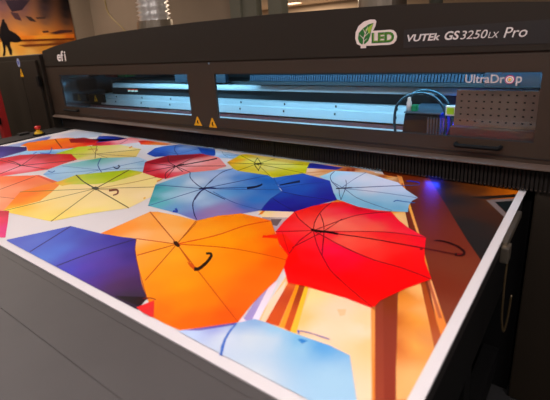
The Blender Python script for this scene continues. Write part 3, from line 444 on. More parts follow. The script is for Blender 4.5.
([-681,1096,-506,1186,-434,1210,-358,1222,-338,1145,-316,1079,-274,1001,-361,1015,-434,1017,-538,1043],[(-619,1097,'ff3040'),(-562,1089,'ff6450'),(-491,1115,'ff5040'),(-423,1139,'ff2c28'),(-365,1188,'ff1428'),(-334,1094,'ff1414'),(-292,1021,'f80c10'),(-372,1045,'ff1010'),(-458,1040,'ff3830'),(-544,1054,'ff5848'),(-471,1181,'ff2430')]),
([-681,1096,-538,1043,-434,1017,-361,1015,-274,1001,-311,933,-346,847,-347,810,-399,838,-465,876,-515,910,-573,966,-620,1018],[(-629,1051,'ff2838'),(-558,1017,'ff1448'),(-499,996,'ff0838'),(-524,955,'ff0428'),(-428,974,'ff0818'),(-447,893,'ff0008'),(-359,975,'ff0808'),(-296,979,'f80808'),(-371,875,'fc0404'),(-353,828,'f00400')]),
([-718,960,-774,1017,-744,1026,-680,982,-609,904,-619,859,-645,882,-658,916],[(-738,988,'ff2410'),(-673,949,'ff0808'),(-628,892,'ff0400')]),
([-782,1026,-678,1094,-681,1098,-786,1030],'a01018'),
([-821,1196,-810,1186,-800,1176,-790,1166,-778,1156,-765,1146,-749,1136,-732,1125,-714,1114,-696,1104,-679,1094,-680,1099,-697,1109,-715,1119,-733,1130,-750,1141,-766,1151,-779,1161,-790,1171,-800,1181,-810,1190,-821,1201],'98101c'),
([-678,1096,-684,1108,-691,1120,-697,1132,-704,1145,-709,1159,-715,1176,-721,1194,-727,1214,-732,1234,-736,1252,-739,1270,-741,1286,-742,1302,-743,1318,-744,1335,-749,1339,-748,1322,-746,1306,-745,1290,-743,1273,-740,1256,-736,1236,-731,1216,-725,1196,-719,1177,-713,1160,-707,1145,-700,1132,-694,1119,-687,1108,-681,1096],'7c1420'),
([-731,1225,-722,1214,-713,1204,-705,1193,-697,1183,-688,1171,-680,1160,-674,1150,-666,1139,-658,1125,-647,1106,-634,1081,-619,1052,-603,1022,-588,992,-574,966,-571,966,-585,993,-601,1023,-616,1053,-631,1082,-645,1107,-656,1126,-664,1141,-672,1153,-679,1163,-687,1174,-695,1186,-704,1197,-713,1207,-721,1218,-730,1229],'701020'),
([-680,1095,-668,1078,-655,1061,-643,1045,-631,1030,-620,1016,-610,1004,-601,994,-592,984,-583,975,-573,964,-562,953,-550,941,-538,929,-527,918,-515,908,-505,900,-495,893,-486,887,-476,881,-465,875,-452,867,-438,859,-425,851,-411,844,-399,837,-387,830,-377,825,-366,819,-356,814,-347,809,-347,812,-356,817,-367,822,-377,828,-388,833,-399,840,-411,847,-425,854,-439,862,-452,870,-465,878,-476,885,-486,891,-496,897,-505,903,-515,911,-526,921,-538,932,-549,944,-561,956,-572,967,-582,978,-591,987,-600,997,-609,1007,-619,1019,-630,1032,-641,1047,-654,1064,-666,1080,-679,1097],'800814'),
([-660,926,-664,943,-668,960,-671,978,-675,996,-677,1013,-678,1029,-679,1045,-678,1061,-678,1078,-678,1094,-681,1098,-682,1081,-682,1065,-682,1049,-682,1032,-681,1015,-678,998,-675,980,-671,962,-667,945,-663,928],'901018'),
([-673,961,-668,989,-662,1018,-657,1047,-651,1076,-647,1103,-644,1128,-643,1152,-642,1174,-641,1196,-639,1220,-643,1224,-644,1200,-645,1177,-646,1155,-648,1132,-650,1107,-655,1079,-660,1050,-665,1021,-671,992,-676,964],'80141c'),
([-678,1094,-670,1116,-663,1139,-655,1163,-647,1185,-640,1205,-633,1223,-627,1239,-621,1254,-613,1268,-603,1283,-590,1298,-574,1313,-556,1328,-539,1343,-521,1358,-524,1363,-541,1348,-559,1334,-576,1319,-592,1304,-606,1288,-616,1273,-624,1259,-630,1244,-636,1228,-643,1210,-651,1189,-658,1167,-666,1143,-674,1120,-681,1098],'901420'),
([-680,1093,-649,1081,-619,1070,-590,1059,-563,1049,-538,1040,-514,1033,-492,1027,-471,1022,-452,1018,-434,1015,-418,1014,-403,1013,-390,1014,-376,1014,-361,1013,-344,1011,-327,1008,-309,1005,-292,1001,-275,998,-276,1002,-292,1005,-310,1009,-327,1012,-345,1015,-361,1017,-377,1018,-391,1018,-404,1018,-419,1018,-435,1019,-453,1023,-472,1027,-493,1032,-515,1038,-539,1045,-564,1053,-591,1063,-620,1075,-650,1086,-682,1098],'80101c'),
([-647,1103,-617,1120,-587,1138,-557,1156,-529,1171,-505,1184,-486,1192,-472,1198,-459,1202,-447,1205,-434,1208,-419,1211,-403,1214,-388,1216,-373,1218,-358,1220,-359,1224,-374,1222,-389,1220,-405,1218,-420,1216,-435,1213,-449,1210,-461,1207,-474,1203,-488,1197,-507,1188,-531,1176,-559,1160,-589,1143,-620,1125,-650,1107],'98141c'),
([-686,1090,-681,1091,-676,1091,-671,1091,-666,1092,-661,1092,-655,1094,-649,1096,-642,1099,-636,1101,-630,1103,-623,1104,-616,1105,-610,1106,-603,1106,-596,1107,-602,1121,-609,1120,-616,1119,-623,1119,-630,1118,-637,1117,-643,1115,-650,1113,-657,1111,-663,1110,-669,1108,-674,1108,-679,1107,-684,1107,-689,1107,-694,1107],'240408'),
([-607,1108,-586,1113,-565,1117,-545,1122,-523,1126,-498,1130,-470,1134,-440,1138,-408,1142,-379,1145,-352,1148,-329,1151,-309,1153,-289,1155,-270,1157,-252,1160,-252,1165,-271,1163,-290,1161,-310,1159,-331,1156,-354,1154,-380,1151,-410,1147,-441,1144,-472,1140,-500,1136,-525,1132,-547,1128,-568,1123,-588,1119,-610,1114],'581018'),
([-766,1038,-662,926,-661,928,-765,1040],'d80810'),
([-332,1212,-329,1214,-326,1215,-323,1217,-320,1218,-317,1219,-313,1219,-308,1220,-303,1219,-298,1218,-293,1217,-287,1215,-281,1213,-275,1211,-269,1208,-264,1204,-259,1201,-254,1196,-250,1191,-246,1187,-244,1183,-243,1180,-242,1179,-242,1178,-243,1177,-243,1176,-245,1174,-248,1172,-252,1170,-257,1169,-261,1167,-257,1150,-253,1152,-249,1154,-245,1156,-241,1159,-238,1162,-236,1167,-236,1174,-237,1181,-239,1187,-241,1193,-245,1198,-249,1203,-254,1207,-259,1212,-264,1216,-270,1219,-276,1221,-282,1224,-288,1225,-294,1227,-299,1227,-305,1228,-310,1228,-314,1227,-318,1226,-322,1225,-325,1223,-328,1221,-330,1218,-333,1216],'30080c'),
([-253,1158,-243,1168,-244,1173,-255,1164],'900c18'),
([-351,1145,-344,1149,-343,1139,-348,1137],[(-347,1141,'500c18')]),
([-351,809,-350,817,-343,816,-343,805],[(-347,809,'c87840')])]
POSTER=[
([1900,1300,3745,1300,3745,2620,1900,2620],[(2796,2270,'5c4044'),(3060,2274,'3c2a2c'),(3386,2279,'241a1e'),(3708,2284,'100c10'),(2771,2170,'7c5454'),(3035,2171,'6c4a4c'),(3362,2171,'3c2c30'),(3684,2172,'181418'),(2750,2082,'90604c'),(3014,2079,'80584c'),(3340,2076,'503c38'),(3662,2074,'2c2020'),(2729,1993,'a87450'),(2993,1987,'a8744c'),(3319,1981,'845c44'),(3640,1974,'5c4034'),(2708,1904,'b88050'),(2971,1895,'d08c48'),(3297,1885,'b87840'),(3619,1875,'8c5c38'),(2692,1840,'c08040'),(2956,1829,'f09840'),(3281,1816,'ffa038'),(3603,1804,'d87c30'),(2680,1789,'d08430'),(2943,1776,'ff9428'),(3269,1761,'ffa030'),(3590,1746,'f08424'),(2665,1725,'d88c38'),(2928,1710,'c87428'),(3253,1692,'b0601c'),(3575,1674,'904c18'),(2649,1660,'f0a848'),(2912,1644,'e8a048'),(3238,1623,'d08838'),(3559,1602,'985c28'),(2628,1570,'ffc468'),(2890,1550,'ffc070'),(3215,1526,'e8a858'),(3537,1501,'a87038'),(2581,1375,'ffc870'),(2843,1348,'ffc880'),(3168,1315,'f0b060'),(3489,1283,'a87038')]),
([2834,2271,3170,2276,3029,2144,2889,2119,2855,2195],[(2953,2222,'30202c')]),
([2863,2119,2966,2106,2996,2001,2907,2028],[(2917,2067,'503438')]),
([3052,2066,3132,2052,3202,1983,3106,1999],[(3112,2025,'40302c')]),
([3188,2044,3350,2056,3328,2022,3212,2024],[(3258,2036,'503830')]),
([2797,1731,3711,1704,3650,1418,2587,1507,2642,1739],[(3038,1704,'c87830'),(3483,1694,'a05a24'),(2888,1659,'f8b048'),(3241,1637,'e09838'),(3559,1602,'a86428'),(3010,1582,'ffc468'),(3299,1562,'e8a850'),(2727,1549,'ffcc70')]),
([2922,1804,3732,1798,3716,1726,2910,1751],[(2984,1775,'f08c28'),(3272,1775,'ffa838'),(3499,1765,'ff9c30'),(3657,1758,'f08028')]),
([3247,1859,3337,1863,3345,1835,3255,1831],[(3288,1844,'684030')]),
([3359,1827,3521,1864,3712,1857,3706,1829,3447,1810],[(3515,1836,'583430')]),
([2911,1757,3719,1740,3714,1717,2905,1731],[(3190,1737,'783c14')]),
([2867,1687,3707,1682,3700,1653,2956,1654],[(3174,1669,'88481c')]),
([2723,1993,2737,2027,2764,2030,2765,1992,2781,1966,2795,1888,2865,1846,2918,1784,2934,1737,2862,1720,2771,1732,2762,1666,2772,1626,2759,1560,2731,1562,2720,1656,2703,1696,2688,1631,2663,1554,2631,1556,2662,1633,2668,1737,2648,1816,2685,1917],[(2728,1826,'181014')])]


# ------------------------------------------------------------ the room
B_ = lambda n, m, *d: struct(B(n, m, None, *d))
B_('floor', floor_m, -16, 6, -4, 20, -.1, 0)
B_('ceiling', ceil_m, -16, 6, -4, 20, 2.9, 3.0)
B_('wall_left', wall_m, -6.6, -6.5, -4, 4.1, 0, 2.9)
B_('wall_partition', wall_m, -16, -3.56, 4.1, 4.2, 0, 2.9)
B_('wall_back', wall_m, -16, 6, 20, 20.1, 0, 2.9)
B_('wall_right', wall_m, 6, 6.1, -4, 20, 0, 2.9)
B_('wall_front', wall_m, -6.5, 6, -4.1, -4, 0, 2.9)
B_('wall_far_left', wall_m, -16.1, -16, 4.2, 20, 0, 2.9)
bm = bmesh.new(); box(bm, -3.56, -3.40, 4.06, 4.24, 0, 2.9, .01); box(bm, -3.40, -3.19, 4.09, 4.2, 0, 2.9, .01)
struct(obj('trim_1', bm, wall2_m))
bm = bmesh.new(); box(bm, -3.02, -2.84, 4.08, 4.22, 0, 2.9, .01)
struct(obj('trim_2', bm, wall2_m))
bm = bmesh.new(); box(bm, -5.12, -5.08, 4.08, 4.1, 0, 2.9)
struct(obj('trim_3', bm, wall_m))

# ceiling lights over the printer and deep in the room, some added as fill
def ceiling_light(x, y, label, w=1.2, d=.3, power=60, m=lamp_m, col=(1, .94, .95)):
    t = thing('ceiling_light', (x, y, 2.9), label, 'ceiling light', 'long ceiling lights')
    bm = bmesh.new(); box(bm, x-w/2, x+w/2, y-d/2, y+d/2, 2.84, 2.9, .005); obj('housing', bm, white_m, t)
    bm = bmesh.new(); box(bm, x-w/2+.02, x+w/2-.02, y-d/2+.02, y+d/2-.02, 2.83, 2.841); obj('diffuser', bm, m, t)
    L = bpy.data.lights.new('lamp_glow', 'AREA'); L.shape = 'RECTANGLE'; L.size = w; L.size_y = d; L.energy = power; L.color = col
    o = bpy.data.objects.new('lamp_glow', L); C.objects.link(o); o.parent = t; o.location = (0, 0, -.08)
    return t
WARM = (1, .90, .82)
ceiling_light(-3.0, .1, 'long ceiling light above the left half of the printed board', power=KEY)
ceiling_light(1.3, .5, 'added fill light above the right end of the printer', power=KEY*1.7)  # added out of view to lift the right side of the board
ceiling_light(-.5, .2, 'long ceiling light above the right half of the printed board', power=KEY)
ceiling_light(-2.6, -2.2, 'long ceiling light behind the viewer on the left', power=KEY)
ceiling_light(.4, -2.2, 'long ceiling light behind the viewer on the right', power=KEY)
ceiling_light(-5.7, 2.9, 'added fill light above the sunset poster corner', w=.9, power=KEY*.7, col=(1, .87, .74))  # unseen fill, added to brighten the poster and the wall around it
ceiling_light(-4.9, 1.1, 'added fill light above the left cabinet', power=KEY*2, col=(1, .87, .74))  # added lamp, unseen, set forward so the cabinet front gets light
ceiling_light(-1.5, 3.4, 'long ceiling light above the back of the printer', power=KEY*.9, col=(1, .87, .74))
ceiling_light(-11.5, 17.2, 'distant ceiling light glowing above the printer hood', w=1.0, d=.5, power=1900, m=far_lamp_m, col=(1, .8, .6))
ceiling_light(-4.5, 9.5, 'distant ceiling light in the open hall behind the printer', power=1400, col=(1, .8, .6))

# ------------------------------------------------------------ sunset poster on the left wall
po = thing('wall_poster', (-6.5, 2.5, 1.35), 'large surfer at sunset poster hanging on the wall behind the left cabinet', 'poster')
bm = bmesh.new(); box(bm, -6.5, -6.485, 1.9, 3.745, 1.30, 2.62); obj('poster_board', bm, black_m, po)
colour_layers('sunset_picture', POSTER, lambda a, b, z: (-6.484+z, a, b), poster_m, po, .001, .0004, .04, .001, 1.1)

# ------------------------------------------------------------ hanging cable
bm = bmesh.new(); tube(bm, catmull([(-5.15, 3.5, 2.88), (-5.17, 3.5, 2.5), (-5.185, 3.5, 2.15), (-5.178, 3.5, 2.03), (-5.116, 3.5, 1.938), (-4.99, 3.5, 1.843), (-4.866, 3.5, 1.75), (-4.75, 3.5, 1.55), (-4.72, 3.5, .01)]), .009)
tag(obj('hanging_cable', bm, cable_m, smooth=True), 'yellow cable hanging by the beige wall right of the sunset poster', 'cable')

# ------------------------------------------------------------ the printer
F = 1.765; X0 = -3.60; X1 = .03
pr = thing('flatbed_printer', (-1.8, 1.9, 0), 'large dark brown flatbed printer with arched hood and long lit windows', 'printer')
arch = [(-3.60, 1.452), (X1, 1.452)]
up = [(-3.595, 1.578), (-3.38, 1.605), (-3.156, 1.627), (-2.93, 1.644), (-2.715, 1.655), (-2.3, 1.663), (-1.8, 1.667), (-1.3, 1.664), (-.95, 1.657), (-.664, 1.648), (-.45, 1.634), (-.266, 1.619), (-.1, 1.603), (X1, 1.585)]
arch += up[::-1]
bm = bmesh.new(); prism_y(bm, arch, F-.004, 2.85)
es = [e for e in bm.edges if all(abs(v.co.y-(F-.004)) < 1e-6 for v in e.verts)]
bmesh.ops.bevel(bm, geom=es, offset=.006, segments=2, affect='EDGES')
hood = obj('hood', bm, hood_m, pr)
WIN = [(-3.405, -1.925), (-1.705, -.165)]; WZ0, WZ1 = 1.137, 1.388
bm = bmesh.new()
box(bm, X0, X1, F, F+.014, 1.058, WZ0); box(bm, X0, X1, F, F+.014, WZ1, 1.447)
for a, b in ((X0, WIN[0][0]), (WIN[0][1], WIN[1][0]), (WIN[1][1], X1)): box(bm, a, b, F, F+.014, WZ0, WZ1)
box(bm, X0, X1, F+.004, F+.03, 1.446, 1.453)
obj('front_frame', bm, frame_m, pr)
bm = bmesh.new(); box(bm, X0+.02, X1-.02, F-.0035, F, 1.079, 1.0815); obj('frame_ridge', bm, dark_m, pr)
bm = bmesh.new(); prism_x(bm, [(F-.03, 1.046), (F-.03, 1.050), (F-.005, 1.062), (F+.03, 1.062), (F+.03, 1.046)], X0, X1)
obj('front_lip', bm, lip_m, pr)
for a, b in WIN:
    wp = B('window_pane', glass_m, pr, a-.004, b+.004, F+.006, F+.010, WZ0-.004, WZ1+.004)
    bm = bmesh.new()
    for q in ((a, b, WZ0, WZ0+.004), (a, b, WZ1-.003, WZ1)): box(bm, q[0], q[1], F+.002, F+.006, q[2], q[3])
    obj('pane_seal', bm, alu_dark_m, wp)
# comb of black bristles hanging below the lip
bm = bmesh.new()
box(bm, X0+.1, X1-.02, F+.012, F+.02, .965, 1.05)
n = 250
for i in range(n):
    x = X0+.1 + (X1-X0-.12)*i/n
    box(bm, x+.0015, x+.0105, F-.002, F+.013, .957, 1.046)
br = obj('bristle_curtain', bm, bristle_m, pr)
bm = bmesh.new()
for i in range(n):
    x = X0+.1 + (X1-X0-.12)*i/n
    box(bm, x+.004, x+.008, F-.0035, F-.002, .9615, .9635)
obj('bristle_rivets', bm, lip_m, br)
bm = bmesh.new(); box(bm, -1.325, -1.315, F-.006, F, .957, 1.046); obj('curtain_joint', bm, black_m, br)
# inner chamber
bm = bmesh.new(); box(bm, X0+.02, X1-.02, 2.80, 2.84, .9, 1.452)
obj('chamber_wall', bm, alu_dark_m, pr)
for xa in (X0, X1-.02): B('side_lining', mirror_m, pr, xa, xa+.02, F+.035, 2.84, .96, 1.452)
B('chamber_shelf', alu_dark_m, pr, X0+.02, X1-.02, F+.06, 2.05, .985, .99)
bm = bmesh.new(); prism_x(bm, [(2.10, 1.100), (2.10, 1.150), (2.115, 1.154), (2.115, 1.178), (2.13, 1.186), (2.36, 1.186), (2.36, 1.100)], -3.42, X1-.05)
nf = len(bm.faces)
for i in range(10):
    x = -3.20 + i*.343
    for z in (1.125, 1.165): box(bm, x, x+.008, 2.0955 if z < 1.15 else 2.111, 2.116, z, z+.012)
bm.faces.ensure_lookup_table()
for f in bm.faces[nf:]: f.material_index = 1
beam = obj('carriage_beam', bm, alu_m, pr, mats=[alu_m, dark_m])
bm = bmesh.new(); prism_x(bm, [(2.10, 1.248), (2.095, 1.258), (2.10, 1.282), (2.14, 1.282), (2.14, 1.248)], -3.2, X1-.05)
obj('guide_rail', bm, alu_m, beam)
B('beam_face', alu_dark_m, beam, -3.3, X1-.05, 2.15, 2.36, 1.186, 1.30)
bm = bmesh.new(); box(bm, X0+.03, X1-.03, F+.045, 2.08, 1.045, 1.06); box(bm, X0+.03, X1-.03, 2.03, 2.08, 1.06, 1.075)
obj('lower_tray', bm, alu_m, pr)
B('tray_edge', mat('dull_red_band', '5c3438', .5), pr, X0+.03, X1-.03, 2.081, 2.09, 1.072, 1.092)
# energy chain along the top
bm = bmesh.new()
for i in range(112):
    x = -1.66 + i*.0142
    prism_y(bm, [(x, 1.318), (x+.010, 1.318), (x+.014, 1.352), (x+.004, 1.352)], 2.02, 2.06)
obj('cable_chain', bm, mat('blue_grey_links', '22384a', .5, .1), pr)
B('chain_shelf', alu_dark_m, pr, -1.7, X1-.03, 2.0, 2.12, 1.300, 1.317)
bm = bmesh.new()
for z0, x0, x1 in ((1.30, -2.42, -1.93),): box(bm, x0, x1, 2.1, 2.13, 1.295, 1.40)
obj('rear_panel', bm, mat('petrol_panel', '122c3c', .5), pr)
# left end of the chamber : parked parts
B('parking_block', black_m, pr, -3.56, -3.33, 2.07, 2.095, 1.12, 1.19, bev=.004)
B('red_connector', mat('dull_red_part', '6c2018', .5), pr, -3.95+.5, -3.28, 2.2, 2.3, 1.32, 1.40, bev=.003)
B('green_connector', mat('dull_green_part', '205024', .5), pr, -3.26, -3.14, 2.2, 2.3, 1.32, 1.40, bev=.003)
for i in range(3):
    bm = bmesh.new(); box(bm, -3.05+i*.045, -3.033+i*.045, 2.13, 2.149, 1.212, 1.223, .002); o = obj('indicator_lamp', bm, mat('pale_indicator', 'b8d8c8', emit=.4), pr)
    bm = bmesh.new(); box(bm, -3.05+i*.045, -3.033+i*.045, 2.13, 2.149, 1.2235, 1.231, .002); obj('indicator_cap', bm, mat('red_indicator', 'e05040', emit=.4), o)
def triangle(x0, x1, z0, z1, y, parent, nm='warning_label'):
    bm = bmesh.new(); prism_y(bm, [(x0, z0), (x1, z0), ((x0+x1)/2+.003, z1), ((x0+x1)/2-.003, z1)], y-.0015, y)
    o = obj(nm, bm, yellow_m, parent); o['label'] = 'yellow warning triangle'
    bm = bmesh.new(); c = (x0+x1)/2; h = z1-z0; w = x1-x0
    prism_y(bm, [(c-w*.06, z0+h*.60), (c+w*.08, z0+h*.60), (c+w*.02, z0+h*.36), (c+w*.12, z0+h*.36), (c-w*.04, z0+h*.10), (c, z0+h*.28), (c-w*.10, z0+h*.28)], y-.0025, y-.0015)
    obj('warning_symbol', bm, black_m, o)
triangle(-3.47, -3.42, 1.13, 1.18, 2.069, pr)
# lamps in the chamber
for a, b in ((-2.9, -1.85), (-1.78, -.12)):
    bm = bmesh.new(); box(bm, a, b, F+.045, F+.075, 1.428, 1.450); o = obj('chamber_lamp', bm, cyan_m, pr); o['label'] = 'glowing cyan lamp strip'
    L = bpy.data.lights.new('cyan_glow', 'AREA'); L.shape = 'RECTANGLE'; L.size = b-a; L.size_y = .04; L.energy = 4.2*(b-a); L.color = (.34, .73, 1)
    lo = bpy.data.objects.new('cyan_glow', L); C.objects.link(lo); lo.parent = o
    lo.location = Vector(((a+b)/2, F+.09, 1.42)) - wloc(o); lo.rotation_euler = (math.radians(48), 0, 0)
# carriage with hoses on the right
ca = bpy.data.objects.new('print_carriage', None); C.objects.link(ca); ca.parent = pr; ca.location = Vector((-.62, 1.95, 1.06)) - wloc(pr)
bm = bmesh.new(); prism_y(bm, [(-.715, 1.062), (-.545, 1.062), (-.555, 1.205), (-.70, 1.205)], 1.86, 2.07)
bmesh.ops.bevel(bm, geom=list(bm.edges), offset=.005, segments=2, affect='EDGES'); obj('carriage_box', bm, mat('carriage_black', '100e12', .6), ca)
bm = bmesh.new(); box(bm, -.70, -.545, 1.85, 2.08, 1.205, 1.212, .002)
for i in range(7): box(bm, -.60+i*.012, -.594+i*.012, 1.855, 1.859, 1.08, 1.19)
obj('carriage_lid', bm, mat('lid_blue_grey', '4c6070', .3, .3), ca)
B('green_fitting', green_m, ca, -.672, -.648, 1.86, 1.885, 1.213, 1.24, bev=.003)
bm = bmesh.new(); lathe(bm, [(.0, 1.213), (.011, 1.213), (.011, 1.25), (.007, 1.258), (.007, 1.272), (0.001, 1.272)], -.685, 1.87, 14); obj('white_fitting', bm, white_m, ca, smooth=True)
for k, (pts, r) in enumerate([
    ([(-.733, 1.86, 1.08), (-.745, 1.86, 1.16), (-.735, 1.86, 1.235), (-.69, 1.86, 1.278), (-.63, 1.86, 1.292), (-.575, 1.86, 1.275), (-.535, 1.86, 1.225), (-.525, 1.86, 1.15), (-.54, 1.86, 1.08)], .006),
    ([(-.69, 1.885, 1.26), (-.675, 1.885, 1.286), (-.63, 1.885, 1.300), (-.575, 1.885, 1.29), (-.53, 1.885, 1.25), (-.51, 1.885, 1.17), (-.525, 1.885, 1.08)], .006),
    ([(-.515, 1.9, 1.15), (-.50, 1.9, 1.235), (-.47, 1.9, 1.27), (-.43, 1.9, 1.28), (-.39, 1.9, 1.26)], .006)]):
    bm = bmesh.new(); tube(bm, catmull(pts), r, 10); obj('ink_hose', bm, hose_m, ca, smooth=True)
o = B('status_screen', white_m, ca, -.525, -.48, 1.84, 1.86, 1.205, 1.245, bev=.002)
B('screen_glass', screen_m, o, -.519, -.492, 1.838, 1.84, 1.212, 1.238)
o = B('blue_lamp', blue_led_m, ca, -.555, -.475, 2.04, 2.06, 1.10, 1.19); o['label'] = 'glowing deep blue lamp'
B('uv_lamp', blue_led_m, ca, -.565, -.505, F+.024, F+.034, .963, .969)
L = bpy.data.lights.new('ultraviolet_glow', 'AREA'); L.size = .05; L.shape = 'RECTANGLE'; L.size_y = .01; L.energy = .2; L.color = (.02, .05, 1)
lo = bpy.data.objects.new('ultraviolet_glow', L); C.objects.link(lo); lo.parent = ca; lo.location = Vector((-.535, F-.012, .972)) - wloc(ca); lo.rotation_euler = (math.radians(-35), 0, 0)
ca.location.x += .035
# perforated cover plate at the right end
bm = bmesh.new(); prism_y(bm, [(-.452, 1.172), (-.13, 1.172), (-.13, 1.313), (-.446, 1.313)], 1.82, 1.828)
nf = len(bm.faces)
for r_ in range(5):
    for c_ in range(11):
        x = -.430 + c_*.0268; z = 1.294 - r_*.0258
        box(bm, x, x+.007, 1.8185, 1.82, z, z+.005)
bm.faces.ensure_lookup_table()
for f in bm.faces[nf:]: f.material_index = 1
pg = obj('perforated_cover', bm, peg_m, pr, mats=[peg_m, black_m]); pg['label'] = 'brown cover plate with rows of holes'
B('cover_ledge', mat('ledge_brown', '483c3a', .3), pr, -.455, -.12, 1.79, 1.9, 1.076, 1.171)
B('sticker_backing', mat('pale_blue_film', '88a8b4', .5), pr, -.355, -.175, 1.84, 1.842, 1.325, 1.40)
# writing on the window, hood and frame
lettering('window_lettering', 'UltraDr', txt2_m, pr, -.408, -.2765, 1.347, 1.378, F+.0045, bold=.012)
lettering('window_lettering', 'p', txt2_m, pr, -.241, -.223, 1.338, 1.371, F+.0045, bold=.012)
bm = bmesh.new(); lathe(bm, [(0.0001, 0), (.012, 0), (.012, .001), (.0001, .001)], 0, 0, 24)
def disc(r, col_m, x, z, y, nm, parent, ri=0):
    bm = bmesh.new(); seg = 28
    a = [bm.verts.new((x+r*math.cos(2*PI*k/seg), y, z+r*math.sin(2*PI*k/seg))) for k in range(seg)]
    b = [bm.verts.new((x+r*math.cos(2*PI*k/seg), y-.0008, z+r*math.sin(2*PI*k/seg))) for k in range(seg)]
    bm.faces.new(a); bm.faces.new(b[::-1])
    for k in range(seg): bm.faces.new((a[k], a[(k+1) % seg], b[(k+1) % seg], b[k]))
    return obj(nm, bm, col_m, parent)
bm.free()
mg_m = mat('magenta_ring', 'b83070', .5)
d = disc(.0155, mg_m, -.2605, 1.360, F+.0055, 'target_logo', pr)
disc(.0125, white_m, -.2605, 1.360, F+.0046, 'target_ring', d); disc(.0085, blueplast_m, -.2605, 1.360, F+.0037, 'target_ring', d); disc(.007, sticker_m, -.2605, 1.36, F+.0028, 'target_ring', d); disc(.0045, gold_m, -.2605, 1.36, F+.0019, 'target_ring', d)
hy = F-.0045
lettering('badge_lettering', 'ef', white_m, pr, -3.368, -3.264, 1.492, 1.568, hy, shear=.1, bold=.02)
lettering('badge_lettering', 'i', white_m, pr, -3.257, -3.234, 1.492, 1.563, hy, shear=.1, bold=.02)
bm = bmesh.new(); prism_y(bm, [(-.643, 1.484), (.01, 1.478), (.01, 1.556), (-.643, 1.553)], hy-.0012, hy+.0005); pl = obj('model_plate', bm, plate_m, pr)
py = hy-.0015
lettering('model_lettering', 'VUTEk', txt_m, pl, -.629, -.504, 1.507, 1.533, py, shear=.22, bold=.022)
lettering('model_lettering', 'GS', txt_m, pl, -.488, -.436, 1.506, 1.537, py, shear=.22, bold=.022)
lettering('model_lettering', '3250', txt_m, pl, -.433, -.343, 1.506, 1.535, py, shear=.25)
lettering('model_lettering', 'LX', txt_m, pl, -.341, -.307, 1.506, 1.526, py, shear=.25)
lettering('model_lettering', 'Pro', txt_m, pl, -.292, -.222, 1.504, 1.538, py, shear=.22)
# leaf and LED sticker
def px2(pts, x0=-.85, z0=1.492, k=1.0): return pts
out = [(-.826, 1.490), (-.802, 1.490), (-.802, 1.500), (-.795, 1.499), (-.70, 1.499), (-.684, 1.503), (-.673, 1.515), (-.670, 1.529), (-.675, 1.544), (-.686, 1.554), (-.70, 1.557), (-.772, 1.557), (-.762, 1.575), (-.758, 1.592), (-.764, 1.600), (-.785, 1.602), (-.812, 1.596), (-.836, 1.580), (-.849, 1.555), (-.851, 1.530), (-.843, 1.508), (-.826, 1.500)]
bm = bmesh.new(); prism_y(bm, out, hy-.0015, hy+.0005); st = obj('leaf_sticker', bm, sticker_m, pr); st['label'] = 'cream sticker with green leaf and LED'
bm = bmesh.new(); prism_y(bm, [(-.822, 1.506), (-.806, 1.507), (-.792, 1.518), (-.783, 1.538), (-.779, 1.560), (-.769, 1.588), (-.79, 1.584), (-.815, 1.570), (-.834, 1.553), (-.838, 1.530), (-.832, 1.514)], hy-.0022, hy-.0015)
lf = obj('leaf', bm, leaf_m, st)
bm = bmesh.new(); prism_y(bm, [(-.81, 1.56), (-.771, 1.586), (-.781, 1.555), (-.788, 1.545), (-.796, 1.562)], hy-.0025, hy-.0022); obj('leaf_highlight', bm, leaf2_m, lf)
bm = bmesh.new()
for a, b, w in (((-.814, 1.492), (-.812, 1.53), .0055), ((-.812, 1.53), (-.795, 1.575), .0035), ((-.812, 1.528), (-.830, 1.545), .003), ((-.810, 1.535), (-.789, 1.553), .003), ((-.806, 1.55), (-.815, 1.568), .0025), ((-.813, 1.517), (-.797, 1.528), .003)):
    dx, dz_ = b[0]-a[0], b[1]-a[1]; l = math.hypot(dx, dz_); nx, nz = -dz_/l*w/2, dx/l*w/2
    prism_y(bm, [(a[0]+nx, a[1]+nz), (a[0]-nx, a[1]-nz), (b[0]-nx*.4, b[1]-nz*.4), (b[0]+nx*.4, b[1]+nz*.4)], hy-.003, hy-.0024)
obj('leaf_veins', bm, sticker_m, lf)
lettering('sticker_lettering', 'LED', leaf_m, st, -.777, -.682, 1.508, 1.549, hy-.0018, bold=.05)
lettering('sticker_lettering', 'LED', leaf2_m, st, -.774, -.685, 1.511, 1.546, hy-.0026, bold=.012)
lettering('sticker_lettering', 'LED', leaf_m, st, -.7735, -.6855, 1.5115, 1.5455, hy-.0034, bold=-.012)
triangle(-1.909, -1.842, 1.084, 1.138, F-.0005, pr); triangle(-1.787, -1.720, 1.078, 1.137, F-.0005, pr)
disc(.006, mat('pale_blue_dot', '7088a0', .4), -1.735, 1.4445, F-.0005, 'lock_button', pr)
# handles
def handle(x0, x1, z, r=.009, out_=.03):
    bm = bmesh.new(); tube(bm, catmull([(x0, F, z), (x0+.004, F-out_*.8, z), (x0+.02, F-out_, z), ((x0+x1)/2, F-out_, z), (x1-.02, F-out_, z), (x1-.004, F-out_*.8, z), (x1, F, z)], 5), r, 10)
    o = obj('window_handle', bm, black_m, pr, smooth=True); o['label'] = 'black bar handle'
handle(-.422, -.266, 1.112, .008); handle(-3.40, -3.21, 1.112, .009, .02)
